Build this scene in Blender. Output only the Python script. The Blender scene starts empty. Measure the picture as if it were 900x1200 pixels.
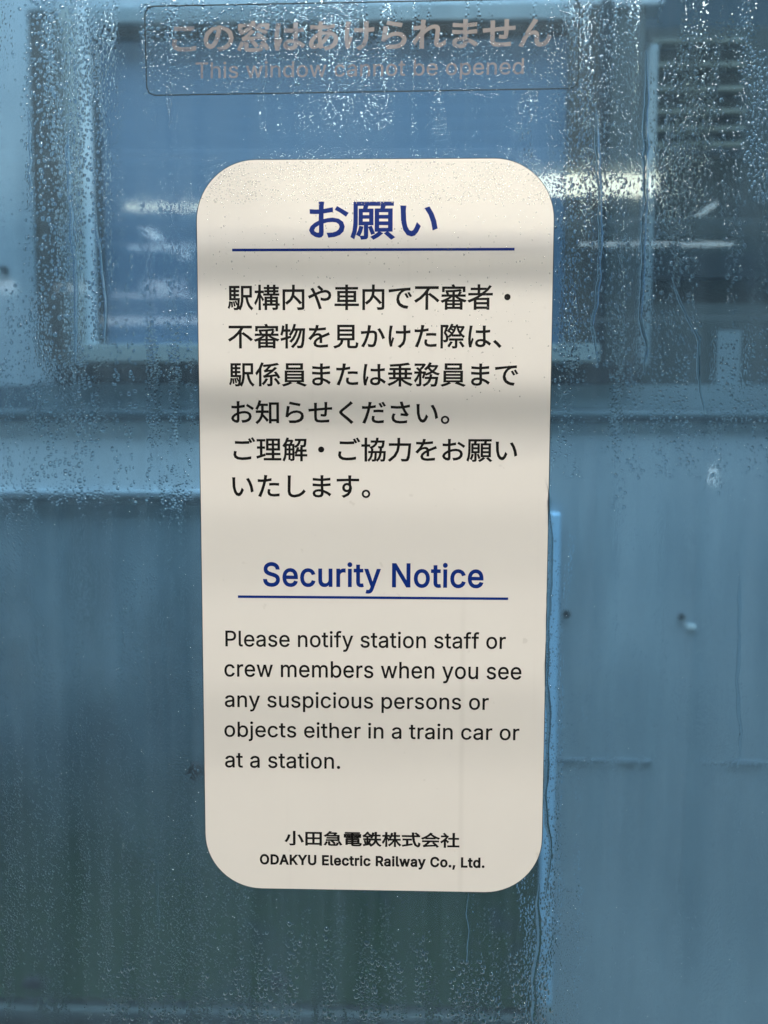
import bpy, bmesh, math
import numpy as np
from mathutils import Vector, Matrix
from mathutils.geometry import delaunay_2d_cdt

# ---------------------------------------------------------------- camera
F_PX, CAM_D = 906.0, 0.272          # focal length in photo pixels, distance to the pane in metres
CAM = Vector((0.0, -CAM_D, 1.4))
PITCH, YAW, ROLL = -0.07434597, 0.02433765, 0.00337849
FW = Vector((-math.sin(YAW) * math.cos(PITCH), math.cos(YAW) * math.cos(PITCH), math.sin(PITCH)))
RX0 = Vector((math.cos(YAW), math.sin(YAW), 0.0))
UX0 = RX0.cross(FW)
RX = math.cos(ROLL) * RX0 + math.sin(ROLL) * UX0
UX = -math.sin(ROLL) * RX0 + math.cos(ROLL) * UX0

scene = bpy.context.scene
COL = scene.collection
cam_data = bpy.data.cameras.new('camera')
cam_data.sensor_fit = 'VERTICAL'
cam_data.sensor_height = 24.0
cam_data.lens = 24.0 * F_PX / 1200.0
cam_data.clip_start, cam_data.clip_end = 0.01, 200.0
cam_data.dof.use_dof = True
cam_data.dof.focus_distance = CAM_D
cam_data.dof.aperture_fstop = 8.5
cam = bpy.data.objects.new('camera', cam_data)
COL.objects.link(cam)
m3 = Matrix((RX, UX, -FW)).transposed()
cam.matrix_world = Matrix.Translation(CAM) @ m3.to_4x4()
scene.camera = cam


def at(px, py, Y=0.0):
    """The point of the plane y = Y that shows at pixel (px, py) of the 900 x 1200 photograph."""
    d = FW + (px - 450) / F_PX * RX + (600 - py) / F_PX * UX
    return CAM + d * ((Y + CAM_D) / d.y)


def mirrored(px, py, Y):
    """A point Y metres inside the carriage whose reflection in the pane shows at that pixel."""
    p = at(px, py, Y)
    return Vector((p.x, -p.y, p.z))


# ---------------------------------------------------------------- world, exposure
world = bpy.data.worlds.new('World')
scene.world = world
world.use_nodes = True
bg = world.node_tree.nodes['Background']
bg.inputs['Color'].default_value = (0.30, 0.52, 0.74, 1)
bg.inputs['Strength'].default_value = 0.15
vs = scene.view_settings
vs.view_transform = 'Standard'
vs.look = 'None'
vs.exposure = 0.0
vs.gamma = 1.0
vs.use_curve_mapping = False
cy = scene.cycles
cy.use_denoising = True
cy.max_bounces = 14
cy.transmission_bounces = 12
cy.transparent_max_bounces = 12
cy.glossy_bounces = 4
cy.diffuse_bounces = 3
cy.sample_clamp_indirect = 4.0
cy.blur_glossy = 0.3


def area(name, loc, target, sx, sy, power, color):
    l = bpy.data.lights.new(name, 'AREA')
    l.shape = 'RECTANGLE'
    l.size, l.size_y = sx, sy
    l.energy = power
    l.color = color
    o = bpy.data.objects.new(name, l)
    COL.objects.link(o)
    o.location = loc
    o.rotation_euler = (Vector(target) - Vector(loc)).to_track_quat('-Z', 'Y').to_euler()
    return o


YB = 1.25                                                     # the other train's side, metres beyond the pane
area('daylight_between_trains', (0.1, 0.60, 4.6), (0.1, 1.25, 1.0), 6.0, 1.1, 470, (0.58, 0.80, 1.0))
area('low_fill_light', (0.1, -1.2, -0.45), (0.1, -1.2, 1.0), 3.0, 1.2, 42.0, (1.0, 0.92, 0.89))  # added fill lamp below, brightens the lower half of the notice
area('ceiling_fill_light', (0.15, -1.7, 2.75), (0.0, 0.0, 1.35), 1.7, 0.16, 51, (1.0, 0.95, 0.865))  # added fill lamp at ceiling height to light the notice


# ---------------------------------------------------------------- helpers
def tag(o, label=None, cat=None, group=None, kind=None):
    if label: o['label'] = label
    if cat: o['category'] = cat
    if group: o['group'] = group
    if kind: o['kind'] = kind
    return o


def empty(name, loc):
    o = bpy.data.objects.new(name, None)
    COL.objects.link(o)
    o.location = loc
    o.empty_display_size = 0.05
    return o


def link(name, me, mat=None, parent=None):
    o = bpy.data.objects.new(name, me)
    COL.objects.link(o)
    if mat and not me.materials: me.materials.append(mat)
    if parent:
        o.parent = parent
        top = parent
        loc = Vector(top.location)
        while top.parent:
            top = top.parent
            loc += Vector(top.location)
        o.location = -loc                                     # meshes are written in world coordinates
    return o


def bm_obj(name, bm, mat, parent=None, smooth=False):
    me = bpy.data.meshes.new(name)
    bm.normal_update()
    bm.to_mesh(me)
    bm.free()
    if smooth:
        for p in me.polygons: p.use_smooth = True
    return link(name, me, mat, parent)


def box_bm(x0, x1, y0, y1, z0, z1, bevel=0.0, bm=None):
    own = bm or bmesh.new()
    r = bmesh.ops.create_cube(own, size=1.0)
    for v in r['verts']:
        v.co = Vector((x0 + (v.co.x + .5) * (x1 - x0), y0 + (v.co.y + .5) * (y1 - y0), z0 + (v.co.z + .5) * (z1 - z0)))
    if bevel > 0:
        es = list({e for v in r['verts'] for e in v.link_edges})
        bmesh.ops.bevel(own, geom=es, offset=bevel, segments=2, affect='EDGES', profile=0.6)
    return own


def box(name, x0, x1, y0, y1, z0, z1, mat, parent=None, bevel=0.0):
    return bm_obj(name, box_bm(min(x0, x1), max(x0, x1), min(y0, y1), max(y0, y1), min(z0, z1), max(z0, z1), bevel), mat, parent)


def new_mat(name):
    m = bpy.data.materials.new(name)
    m.use_nodes = True
    nt = m.node_tree
    nt.nodes.clear()
    out = nt.nodes.new('ShaderNodeOutputMaterial')
    return m, nt, out


class N:
    """small node helper"""
    def __init__(self, nt): self.nt = nt
    def node(self, t, **kw):
        n = self.nt.nodes.new(t)
        for k, v in kw.items():
            if k.startswith('_'): setattr(n, k[1:], v)
            else:
                s = n.inputs[int(k[1:])] if k[0] == 'i' and k[1:].isdigit() else n.inputs[k.replace('__', ' ')]
                if isinstance(v, bpy.types.NodeSocket): self.nt.links.new(v, s)
                else: s.default_value = v
        return n
    def coords(self, sx=1, sy=1, sz=1, loc=(0, 0, 0)):
        g = self.node('ShaderNodeNewGeometry')
        return self.node('ShaderNodeMapping', i0=g.outputs['Position'], Scale=(sx, sy, sz), Location=loc).outputs[0]
    def noise(self, vec, scale, detail=3.0, rough=.55, dist=0.0):
        return self.node('ShaderNodeTexNoise', Vector=vec, Scale=scale, Detail=detail, Roughness=rough, Distortion=dist).outputs[0]
    def ramp(self, v, a, b, lo=0.0, hi=1.0):
        return self.node('ShaderNodeMapRange', i0=v, i1=a, i2=b, i3=lo, i4=hi).outputs[0]
    def math(self, op, a, b=0.0):
        n = self.nt.nodes.new('ShaderNodeMath'); n.operation = op
        for i, v in enumerate((a, b)):
            if isinstance(v, bpy.types.NodeSocket): self.nt.links.new(v, n.inputs[i])
            else: n.inputs[i].default_value = v
        return n.outputs[0]
    def mix(self, fac, a, b):
        n = self.nt.nodes.new('ShaderNodeMix'); n.data_type = 'RGBA'
        for s, v in ((n.inputs[0], fac), (n.inputs[6], a), (n.inputs[7], b)):
            if isinstance(v, bpy.types.NodeSocket): self.nt.links.new(v, s)
            else: s.default_value = v if not isinstance(v, tuple) or len(v) == 4 else (*v, 1)
        return n.outputs[2]


def plain(name, color, rough=0.5, metal=0.0, var=0.12, scale=30.0, spec=0.3):
    m, nt, out = new_mat(name)
    h = N(nt)
    f = h.noise(h.coords(), scale, 4)
    dark = tuple(c * (1 - var) for c in color)
    lite = tuple(min(1, c * (1 + var)) for c in color)
    c = h.mix(f, dark, lite)
    p = h.node('ShaderNodeBsdfPrincipled', Base__Color=c, Metallic=metal)
    nt.links.new(h.ramp(f, 0, 1, rough * .85, min(1, rough * 1.15)), p.inputs['Roughness'])
    p.inputs['Specular IOR Level'].default_value = spec
    nt.links.new(p.outputs[0], out.inputs[0])
    return m


def emit(name, color, strength):
    m, nt, out = new_mat(name)
    e = nt.nodes.new('ShaderNodeEmission')
    e.inputs[0].default_value = (*color, 1)
    e.inputs[1].default_value = strength
    nt.links.new(e.outputs[0], out.inputs[0])
    return m


# ---------------------------------------------------------------- materials
def steel(name, base, grime, stain=0.0):
    m, nt, out = new_mat(name)
    h = N(nt)
    streak = h.noise(h.coords(5, 5, .7), 2.0, 5, .6)
    broad = h.noise(h.coords(1, 1, 1), 2.2, 3)
    fine = h.noise(h.coords(60, 60, 3), 3.0, 3)
    f = h.ramp(h.math('ADD', h.math('MULTIPLY', streak, .6), h.math('MULTIPLY', broad, .5)), .40, .68)
    c = h.mix(f, grime, base)
    if stain:                                                  # darker towards the bottom in blotches, with green algae low down
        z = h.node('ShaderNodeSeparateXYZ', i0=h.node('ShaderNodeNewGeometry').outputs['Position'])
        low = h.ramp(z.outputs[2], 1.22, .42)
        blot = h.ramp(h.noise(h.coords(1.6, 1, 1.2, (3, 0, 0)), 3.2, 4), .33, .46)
        low_dark = h.ramp(h.math('ADD', h.math('MULTIPLY', low, .8), h.noise(h.coords(3, 1, 1.5, (7, 0, 0)), 2.6, 5)), .55, 1.15)
        c = h.mix(low_dark, c, (0.030, 0.052, 0.058))
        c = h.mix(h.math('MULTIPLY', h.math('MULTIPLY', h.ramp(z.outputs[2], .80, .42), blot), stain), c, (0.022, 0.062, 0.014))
    p = h.node('ShaderNodeBsdfPrincipled', Base__Color=c, Metallic=.35)
    nt.links.new(h.ramp(fine, .2, .8, .34, .55), p.inputs['Roughness'])
    b = h.node('ShaderNodeBump', Strength=.12, Distance=.004, Height=broad)
    nt.links.new(b.outputs[0], p.inputs['Normal'])
    nt.links.new(p.outputs[0], out.inputs[0])
    return m


M = {}
M['steel'] = steel('brushed_steel', (0.44, 0.50, 0.54), (0.26, 0.32, 0.36), 0)
M['steel_grimy_dark_low'] = steel('grimy_steel_dark_low', (0.30, 0.37, 0.41), (0.19, 0.245, 0.28), 1.0)
M['steel_pale'] = steel('clean_steel', (0.74, 0.80, 0.84), (0.55, 0.61, 0.65), 0)
M['joint'] = plain('faint_seam', (0.17, 0.21, 0.235), .6, 0, .25, 5)
M['steel_mid'] = steel('weathered_steel', (0.24, 0.29, 0.31), (0.12, 0.16, 0.18), 0)
M['steel_bright'] = plain('polished_steel', (0.62, 0.68, 0.72), .35, .3)
M['streak_blue'] = plain('pale_streak_blue', (0.36, 0.54, 0.70), .4, 0, .2, 8)
M['gasket'] = plain('black_rubber', (0.012, 0.014, 0.016), .6)
M['bay'] = plain('dark_bay_paint', (0.05, 0.058, 0.055), .6, 0, .35, 5)
M['rust'] = plain('brown_grimy_seal', (0.055, 0.045, 0.036), .7, 0, .5, 14)
M['groove'] = plain('dark_joint_sealant', (0.035, 0.045, 0.05), .7, 0, .4, 10)  # dark colour of the joints themselves
M['sill'] = plain('pale_sill_paint', (0.25, 0.28, 0.27), .5)
M['blind'] = plain('pale_blue_blind', (0.095, 0.150, 0.225), .6, 0, .10, 6)
M['recess'] = plain('dark_recess_paint', (0.016, 0.022, 0.020), .6, 0, .3, 6)
M['slat'] = plain('olive_slat_paint', (0.10, 0.105, 0.08), .5, 0, .3, 12)
M['bolt'] = plain('dark_bolt_steel', (0.004, 0.005, 0.006), .4)
M['chip'] = plain('white_paint_chip', (0.7, 0.72, 0.7), .5)
M['ballast'] = plain('grey_ballast', (0.14, 0.14, 0.13), .9, 0, .6, 40)


def pane_material():
    m, nt, out = new_mat('misted_window_glass')
    h = N(nt)
    z = h.node('ShaderNodeSeparateXYZ', i0=h.node('ShaderNodeNewGeometry').outputs['Position'])
    runs = h.noise(h.coords(70, 1, 3.2), 1.0, 4, .55, .6)      # mist carried down in bands
    broad = h.noise(h.coords(9, 1, 5), 1.0, 3)
    speck = h.noise(h.coords(1, 1, .7), 900, 2)
    thin = h.noise(h.coords(330, 1, 5), 1.0, 4, .6, .4)
    runs = h.math('ADD', h.math('MULTIPLY', runs, .35), h.math('MULTIPLY', thin, .35))
    fog = h.ramp(h.math('ADD', runs, h.math('MULTIPLY', broad, .45)), .38, .80)
    fog = h.math('MULTIPLY', fog, h.ramp(speck, .25, .75, .75, 1.15))
    # beads of mist too small to model: cells about 1 mm wide, only inside the bands
    warp = h.coords(1, 1, .8)
    vor = h.node('ShaderNodeTexVoronoi', Vector=warp, Scale=950.0, Randomness=1.0)
    bead = h.ramp(vor.outputs['Distance'], .48, .10)
    mask = h.ramp(h.noise(h.coords(110, 1, 7, (4, 0, 2)), 1.0, 4, .6, .8), .50, .62)
    bump = h.node('ShaderNodeBump', Strength=.20, Distance=.0003, Height=h.math('MULTIPLY', bead, mask))
    rough = h.ramp(fog, 0, 1, .004, .075)
    gl = h.node('ShaderNodeBsdfGlass', Color=(0.80, 0.93, 0.98, 1), Roughness=rough, IOR=1.5, Normal=bump.outputs[0])
    df = h.node('ShaderNodeBsdfDiffuse', Color=(0.55, 0.66, 0.70, 1))
    tr = h.node('ShaderNodeBsdfTranslucent', Color=(0.6, 0.75, 0.85, 1))
    mt = h.node('ShaderNodeMixShader', i0=.6, i1=df.outputs[0], i2=tr.outputs[0])
    ms = h.node('ShaderNodeMixShader', i0=h.ramp(fog, 0, 1, .015, .13), i1=gl.outputs[0], i2=mt.outputs[0])
    nt.links.new(ms.outputs[0], out.inputs[0])
    return m


def water_material():
    m, nt, out = new_mat('clear_water')
    h = N(nt)
    g = h.node('ShaderNodeBsdfGlass', Color=(0.97, 0.99, 1, 1), Roughness=0.0, IOR=1.333)
    nt.links.new(g.outputs[0], out.inputs[0])
    return m


def bead_material():
    m, nt, out = new_mat('thin_water_beads')
    h = N(nt)
    t = h.node('ShaderNodeBsdfTransparent', Color=(.97, .97, .965, 1))
    g = h.node('ShaderNodeBsdfGlossy', Color=(1, 1, 1, 1), Roughness=.12)
    fr = h.node('ShaderNodeFresnel', IOR=1.42)
    d = h.node('ShaderNodeBsdfDiffuse', Color=(.95, .94, .92, 1))
    td = h.node('ShaderNodeMixShader', i0=.16, i1=t.outputs[0], i2=d.outputs[0])
    s = h.node('ShaderNodeMixShader', i0=fr.outputs[0], i1=td.outputs[0], i2=g.outputs[0])
    nt.links.new(s.outputs[0], out.inputs[0])
    return m


def sticker_material():
    m, nt, out = new_mat('glossy_cream_vinyl')
    h = N(nt)
    n = h.noise(h.coords(1, 1, 1), 45, 4)
    c = h.mix(n, (0.775, 0.735, 0.685), (0.805, 0.768, 0.720))
    x = h.node('ShaderNodeSeparateXYZ', i0=h.node('ShaderNodeNewGeometry').outputs['Position'])
    sm = h.noise(h.coords(260, 1, 6), 1.0, 3)                   # faint vertical wipe marks
    c = h.mix(h.ramp(sm, .62, .82, 0, .10), c, (0.55, 0.53, 0.50))
    wipe = h.math('ABSOLUTE', h.math('SUBTRACT', x.outputs[0], at(542, 780, 0).x))
    wipe = h.math('MULTIPLY', h.ramp(wipe, .0003, .0014, .10, 0), h.ramp(x.outputs[2], 1.36, 1.33))
    c = h.mix(wipe, c, (0.40, 0.37, 0.33))                      # the long faint wipe mark down the right side
    sc = h.noise(h.coords(1, 1, 1, (2, 0, 1)), 190, 2)
    c = h.mix(h.ramp(sc, .70, .76, 0, .22), c, (0.42, 0.38, 0.34))  # small scuffs
    p = h.node('ShaderNodeBsdfPrincipled', Base__Color=c, Roughness=.22)
    p.inputs['Specular IOR Level'].default_value = .6
    b = h.node('ShaderNodeBump', Strength=.10, Distance=.0006, Height=h.noise(h.coords(1, 1, 1), 70, 2))
    nt.links.new(b.outputs[0], p.inputs['Normal'])
    nt.links.new(p.outputs[0], out.inputs[0])
    return m


def film_material(name, color, alpha):
    m, nt, out = new_mat(name)
    h = N(nt)
    t = h.node('ShaderNodeBsdfTransparent', Color=(0.93, 0.95, 0.96, 1))
    p = h.node('ShaderNodeBsdfPrincipled', Base__Color=(*color, 1), Roughness=.3)
    f = h.ramp(h.noise(h.coords(), 120, 3), .3, .7, alpha * .9, min(1, alpha * 1.1))
    s = h.node('ShaderNodeMixShader', i0=f, i1=t.outputs[0], i2=p.outputs[0])
    nt.links.new(s.outputs[0], out.inputs[0])
    return m


M['pane'] = pane_material()
M['water'] = water_material()
M['beads'] = bead_material()
M['vinyl'] = sticker_material()
M['ink_blue'] = plain('blue_ink', (0.003, 0.024, 0.19), .5, 0, .06, 30, .12)
M['ink_black'] = plain('black_ink', (0.006, 0.0055, 0.0055), .5, 0, .06, 30, .12)
M['film'] = film_material('clear_film', (0.30, 0.40, 0.46), .03)
M['film_ink'] = film_material('faded_brown_ink', (0.23, 0.19, 0.185), .62)
M['film_edge'] = plain('dark_film_edge', (0.01, 0.03, 0.04), .5)

# ---------------------------------------------------------------- glyph outlines
GLYPHS = {
    ',': [[38,-119,68,71,137,71,84,-119]],
    '.': [[95,-4,78,-1,63,9,53,24,50,41,53,59,63,73,78,83,95,87,113,83,128,73,138,59,141,41,138,24,128,9,113,-1]],
    'A': [[16,0,201,509,276,509,463,0,395,0,287,302,264,372,232,478,245,478,213,371,191,302,85,0],[110,142,110,199,370,199,370,142]],
    'C': [[267,-7,205,1,150,25,104,63,70,115,48,179,40,254,48,329,70,393,104,445,150,484,205,508,267,516,305,513,340,504,373,490,402,471,427,447,448,418,463,385,473,348,408,348,401,373,389,395,357,428,315,449,267,456,223,450,184,432,150,403,125,364,109,314,103,254,109,194,125,145,151,105,184,76,223,59,267,53,315,60,357,81,389,114,408,160,473,160,463,124,448,91,428,62,402,38,373,19,341,5,305,-4]],
    'D': [[219,0,96,0,96,57,215,57,272,63,318,81,354,110,379,149,394,198,399,255,394,312,379,361,354,399,320,428,275,446,221,452,93,452,93,509,225,509,294,501,353,478,385,455,412,426,433,391,455,329,462,255,455,181,433,119,411,83,384,54,351,31,291,8],[125,509,125,0,60,0,60,509]],
    'E': [[60,0,60,509,372,509,372,452,125,452,125,286,355,286,355,229,125,229,125,57,375,57,375,0]],
    'K': [[104,145,104,216,139,261,174,303,212,344,364,509,448,509,231,276,228,276],[60,0,60,509,125,509,125,334,124,225,125,193,125,0],[372,0,188,259,228,309,449,0]],
    'L': [[60,0,60,509,125,509,125,57,361,57,361,0]],
    'N': [[60,0,60,509,136,509,343,183,363,151,388,107,414,55,405,54,401,108,399,157,399,195,399,509,463,509,463,0,387,0,202,290,177,331,148,381,108,452,119,454,122,384,124,328,125,291,125,0]],
    'O': [[267,-7,205,1,150,25,105,63,70,115,48,179,40,254,48,329,70,393,105,445,150,484,205,508,267,516,329,508,384,484,429,445,464,393,486,329,493,254,486,179,464,115,429,63,384,25,329,1],[267,53,310,59,349,76,383,105,408,144,425,194,430,254,425,314,408,365,383,404,349,433,310,450,267,456,223,450,184,433,151,404,125,364,109,314,103,254,109,194,125,144,151,105,184,76,223,59]],
    'P': [[60,0,60,509,235,509,289,503,332,487,366,462,390,430,404,391,409,348,404,304,390,265,366,233,332,207,289,191,235,186,109,186,109,242,233,242,269,246,297,256,318,272,333,294,342,319,344,348,342,376,333,402,318,423,297,439,268,449,232,452,125,452,125,0]],
    'R': [[60,0,60,509,236,509,290,504,333,489,367,465,390,433,405,395,409,352,405,309,390,271,367,240,333,217,289,203,236,198,96,198,96,255,234,255,269,258,298,267,319,281,334,300,342,324,345,352,342,380,334,405,319,425,298,440,269,449,233,452,125,452,125,0],[353,0,230,229,303,229,428,0]],
    'S': [[224,-9,172,-4,128,9,91,31,64,60,46,96,38,137,104,137,110,110,123,88,142,71,166,59,194,52,224,49,257,52,286,60,311,74,329,92,341,114,346,139,342,161,332,179,316,193,296,205,245,222,184,239,128,260,86,289,67,313,56,341,52,372,58,413,75,448,102,476,138,498,180,511,227,516,275,511,316,498,351,476,377,449,394,415,401,378,337,378,326,412,302,437,267,453,225,459,194,456,167,448,145,435,129,418,118,398,115,376,119,352,131,334,148,319,169,308,212,293,264,279,312,264,359,238,379,220,395,198,405,171,408,139,403,99,386,64,360,34,323,11,278,-4]],
    'T': [[32,452,32,509,417,509,417,452,257,452,257,0,193,0,193,452]],
    'U': [[259,-8,203,-2,154,15,114,43,85,80,66,124,60,173,60,509,124,509,124,178,128,144,141,113,160,87,187,68,220,56,259,52,298,56,331,68,357,87,377,113,389,144,393,178,393,509,457,509,457,173,451,124,433,80,403,43,363,15,315,-2]],
    'Y': [[203,0,203,208,16,509,91,509,192,344,222,292,250,230,224,230,251,293,280,344,381,509,455,509,268,208,268,0]],
    'a': [[160,-9,126,-5,94,5,68,22,48,45,35,73,30,108,34,138,43,161,58,179,78,193,125,211,178,220,234,227,265,235,273,243,276,255,276,257,273,279,267,297,256,311,240,322,220,329,196,331,171,329,149,322,118,301,100,274,41,291,57,322,79,346,104,364,133,375,163,382,194,384,239,379,286,360,306,343,322,320,333,290,337,251,337,0,277,0,277,52,272,52,252,25,215,1,190,-6],[170,45,202,49,228,59,248,74,263,93,272,115,276,138,276,190,259,182,231,176,200,171,175,168,134,159,117,150,103,139,95,124,92,105,94,87,102,72,114,61,130,52]],
    'b': [[229,-8,198,-5,172,4,138,31,118,59,112,59,112,0,53,0,53,509,114,509,114,319,118,319,137,346,171,373,197,381,229,384,274,378,313,361,345,332,370,293,385,245,390,189,385,133,370,84,346,45,313,16,274,-2],[220,47,253,51,279,66,301,88,316,117,325,151,328,189,325,227,316,261,301,290,280,311,253,325,220,330,188,325,161,312,140,291,125,263,116,229,113,189,116,150,125,115,140,86,162,65,188,51]],
    'c': [[207,-8,159,-2,117,16,82,46,56,85,40,133,34,187,40,243,56,291,82,330,117,360,159,378,207,384,260,377,305,356,340,322,362,277,303,262,290,289,270,311,242,325,207,330,173,325,145,310,124,287,108,258,99,224,96,187,99,151,108,117,124,89,145,66,173,51,207,46,243,52,271,66,292,89,304,117,363,102,354,78,341,56,306,21,261,-1]],
    'd': [[195,-8,151,-2,111,16,79,45,55,84,39,133,34,189,39,245,55,293,79,332,112,361,151,378,196,384,228,381,253,373,287,346,306,319,311,319,311,509,372,509,372,0,313,0,313,59,307,59,287,31,252,4,227,-5],[205,47,236,51,263,65,284,86,299,115,309,150,312,189,309,229,300,263,284,291,263,312,237,325,205,330,172,325,145,311,124,290,108,261,99,227,96,189,99,151,109,117,124,88,145,66,172,51]],
    'e': [[212,-8,161,-2,117,16,82,46,56,85,40,132,34,187,39,242,55,290,81,329,115,359,157,378,205,384,236,382,266,374,294,361,319,341,341,315,357,282,368,242,371,194,371,169,75,169,75,221,338,221,310,202,307,237,298,269,283,294,263,314,237,326,205,330,173,326,146,313,125,294,109,270,99,241,96,211,96,178,100,139,110,106,128,80,151,61,179,50,212,46,254,53,285,73,306,105,365,91,353,63,335,39,311,19,283,4,249,-5]],
    'f': [[228,379,228,327,6,327,6,379],[81,0,81,432,84,461,96,486,113,505,135,519,161,527,187,530,222,527,243,521,227,468,215,472,195,474,171,470,154,460,145,443,142,419,142,0]],
    'h': [[114,227,114,0,53,0,53,509,114,509,114,287,102,287,124,332,152,362,187,379,227,384,264,380,295,369,321,349,341,321,353,285,357,240,357,0,296,0,296,235,290,275,273,304,246,323,210,329,184,326,161,317,141,303,126,283,117,257]],
    'i': [[53,0,53,379,114,379,114,0],[84,443,67,446,54,455,44,468,41,483,44,499,54,512,67,521,84,524,100,521,114,512,123,499,126,483,123,468,114,455,100,446]],
    'j': [[53,379,114,379,114,-30,111,-63,102,-90,86,-113,65,-129,37,-139,4,-143,-10,-143,-10,-87,2,-87,25,-83,40,-72,50,-54,53,-29],[83,443,67,446,53,455,44,468,41,483,44,499,53,512,67,521,83,524,100,521,114,512,123,499,126,483,123,468,114,455,100,446]],
    'l': [[139,-2,101,3,74,20,58,47,53,84,53,509,114,509,114,99,115,77,120,62,130,54,146,52,160,53,170,54,181,3,162,-1]],
    'm': [[53,0,53,379,112,379,112,295,108,295,118,323,132,346,151,363,172,376,195,384,219,386,257,380,287,361,309,331,321,295,312,295,322,321,337,343,357,361,381,375,407,383,437,386,468,383,497,372,522,354,541,328,553,296,557,255,557,0,496,0,496,254,490,289,473,313,447,326,419,330,395,328,374,320,358,307,345,290,338,270,335,247,335,0,274,0,274,260,269,288,253,311,229,326,199,330,178,328,158,320,140,307,126,289,117,266,114,238,114,0]],
    'n': [[114,227,114,0,53,0,53,379,112,379,112,287,102,287,124,332,152,362,187,379,227,384,264,380,295,369,321,349,341,321,353,285,357,240,357,0,296,0,296,235,290,275,273,304,246,323,210,329,184,326,161,317,141,303,126,283,117,257]],
    'o': [[207,-8,159,-2,117,16,82,46,56,85,40,133,34,187,40,243,56,291,82,330,117,360,159,378,207,384,256,378,299,360,333,330,359,291,376,243,381,187,376,133,359,85,333,46,299,16,256,-2],[207,46,242,51,270,66,292,89,307,117,316,151,319,187,316,224,307,258,292,287,270,310,242,325,207,330,173,325,145,310,124,287,108,258,99,224,96,187,99,151,108,117,124,89,145,66,173,51]],
    'p': [[53,-143,53,379,112,379,112,319,118,319,137,346,171,373,197,381,229,384,274,378,313,361,345,332,370,293,385,245,390,189,385,133,370,84,346,45,313,16,274,-2,229,-8,198,-5,173,4,138,31,118,59,114,59,114,-143],[220,47,253,51,279,66,301,88,316,117,325,151,328,189,325,227,316,261,301,290,280,311,253,325,220,330,188,325,161,312,140,291,125,263,116,229,113,189,116,150,125,115,140,86,162,65,188,51]],
    'r': [[53,0,53,379,112,379,112,321,115,321,130,347,152,367,181,380,213,385,229,384,243,384,243,322,230,324,207,326,182,323,159,315,140,301,126,284,117,262,114,237,114,0]],
    's': [[182,-8,145,-5,112,3,84,18,62,38,45,63,36,94,94,107,105,79,124,60,150,49,181,45,217,50,244,62,262,81,268,103,265,121,254,136,237,147,212,155,149,170,104,186,72,208,53,237,47,274,51,305,65,332,87,354,115,370,149,381,187,384,223,381,254,372,279,358,299,339,314,316,324,290,268,277,258,298,243,316,219,328,187,333,156,329,131,317,114,299,109,277,112,258,124,243,144,232,172,223,229,209,275,194,306,171,325,142,331,107,326,75,312,47,290,24,260,6,223,-5]],
    't': [[204,379,204,327,6,327,6,379],[65,471,126,471,126,98,128,76,136,61,150,53,170,50,185,51,202,54,213,2,192,-3,168,-4,125,2,92,21,72,52,65,93]],
    'u': [[182,-5,146,-1,115,11,89,31,69,59,57,95,53,139,53,379,114,379,114,144,119,105,137,75,164,56,200,50,226,53,249,62,268,77,283,97,293,122,296,153,296,379,357,379,357,0,298,0,298,92,307,92,286,47,257,17,222,0]],
    'w': [[138,0,23,379,87,379,133,214,154,137,175,41,165,41,186,135,206,214,252,379,316,379,362,214,382,136,402,41,391,41,413,135,434,214,480,379,545,379,429,0,368,0,319,172,305,225,291,280,277,338,291,338,277,280,263,225,248,172,199,0]],
    'y': [[47,-139,61,-86,71,-87,104,-89,118,-84,130,-74,141,-58,151,-36,163,-1,17,379,84,379,165,155,187,87,206,21,184,21,202,87,224,155,305,379,371,379,204,-58,177,-107,159,-124,139,-136,117,-143,91,-145,65,-143]],
    '、': [[96,-20,119,1,81,42,41,78,18,58,58,22]],
    '。': [[68,85,41,78,22,59,15,32,22,5,41,-14,68,-21,95,-14,114,5,121,32,114,59,95,78],[68,-4,50,1,37,14,33,32,37,50,50,63,68,68,86,63,99,50,104,32,99,14,86,1]],
    'あ': [[215,154,188,103,155,65,149,129,150,143,177,151,209,154],[255,193,227,200,223,180,222,176,209,176,150,168,154,211,280,224,280,250,222,240,157,235,161,262,165,277,136,278,135,261,132,234,109,234,51,238,51,212,108,210,130,210,126,159,82,129,50,90,38,45,44,21,58,6,79,1,109,6,139,20,145,1,170,8,161,37,204,84,239,151,267,137,284,116,290,91,277,50,242,21,187,6,202,-18,268,5,305,42,317,89,309,125,285,154,247,172,248,173],[125,132,125,126,133,47,107,33,85,28,70,33,65,50,73,80,94,109]],
    'い': [[78,244,44,245,47,214,50,120,67,48,93,9,125,-3,148,4,170,30,191,77,169,102,157,67,143,41,125,30,103,42,87,76,78,127,75,210],[261,235,233,225,263,175,283,114,294,49,322,61,311,123,289,185]],
    'お': [[252,241,240,220,281,195,318,167,333,190],[114,98,115,36,112,23,102,19,86,23,71,33,64,48,78,74],[42,217,43,190,88,188,114,189,113,144,113,124,76,103,48,76,37,47,50,18,79,-3,110,-11,126,-7,137,6,140,32,139,108,177,118,215,121,246,116,267,101,276,76,267,49,246,31,217,21,176,19,186,-10,229,-5,270,12,295,39,304,76,292,113,261,137,216,146,178,142,139,133,139,145,139,192,213,204,212,232,140,218,141,256,144,280,113,280,114,255,114,215,87,214]],
    'か': [[274,236,248,224,285,164,311,98,338,111,310,175],[27,196,30,166,62,170,106,175,90,120,65,57,32,0,61,-11,93,53,118,120,134,178,172,180,192,178,205,166,209,142,205,83,193,35,180,20,162,17,119,24,124,-5,165,-10,186,-8,203,1,216,19,232,78,236,146,229,182,208,200,180,205,140,202,149,252,153,273,121,277,112,200,58,196]],
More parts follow.
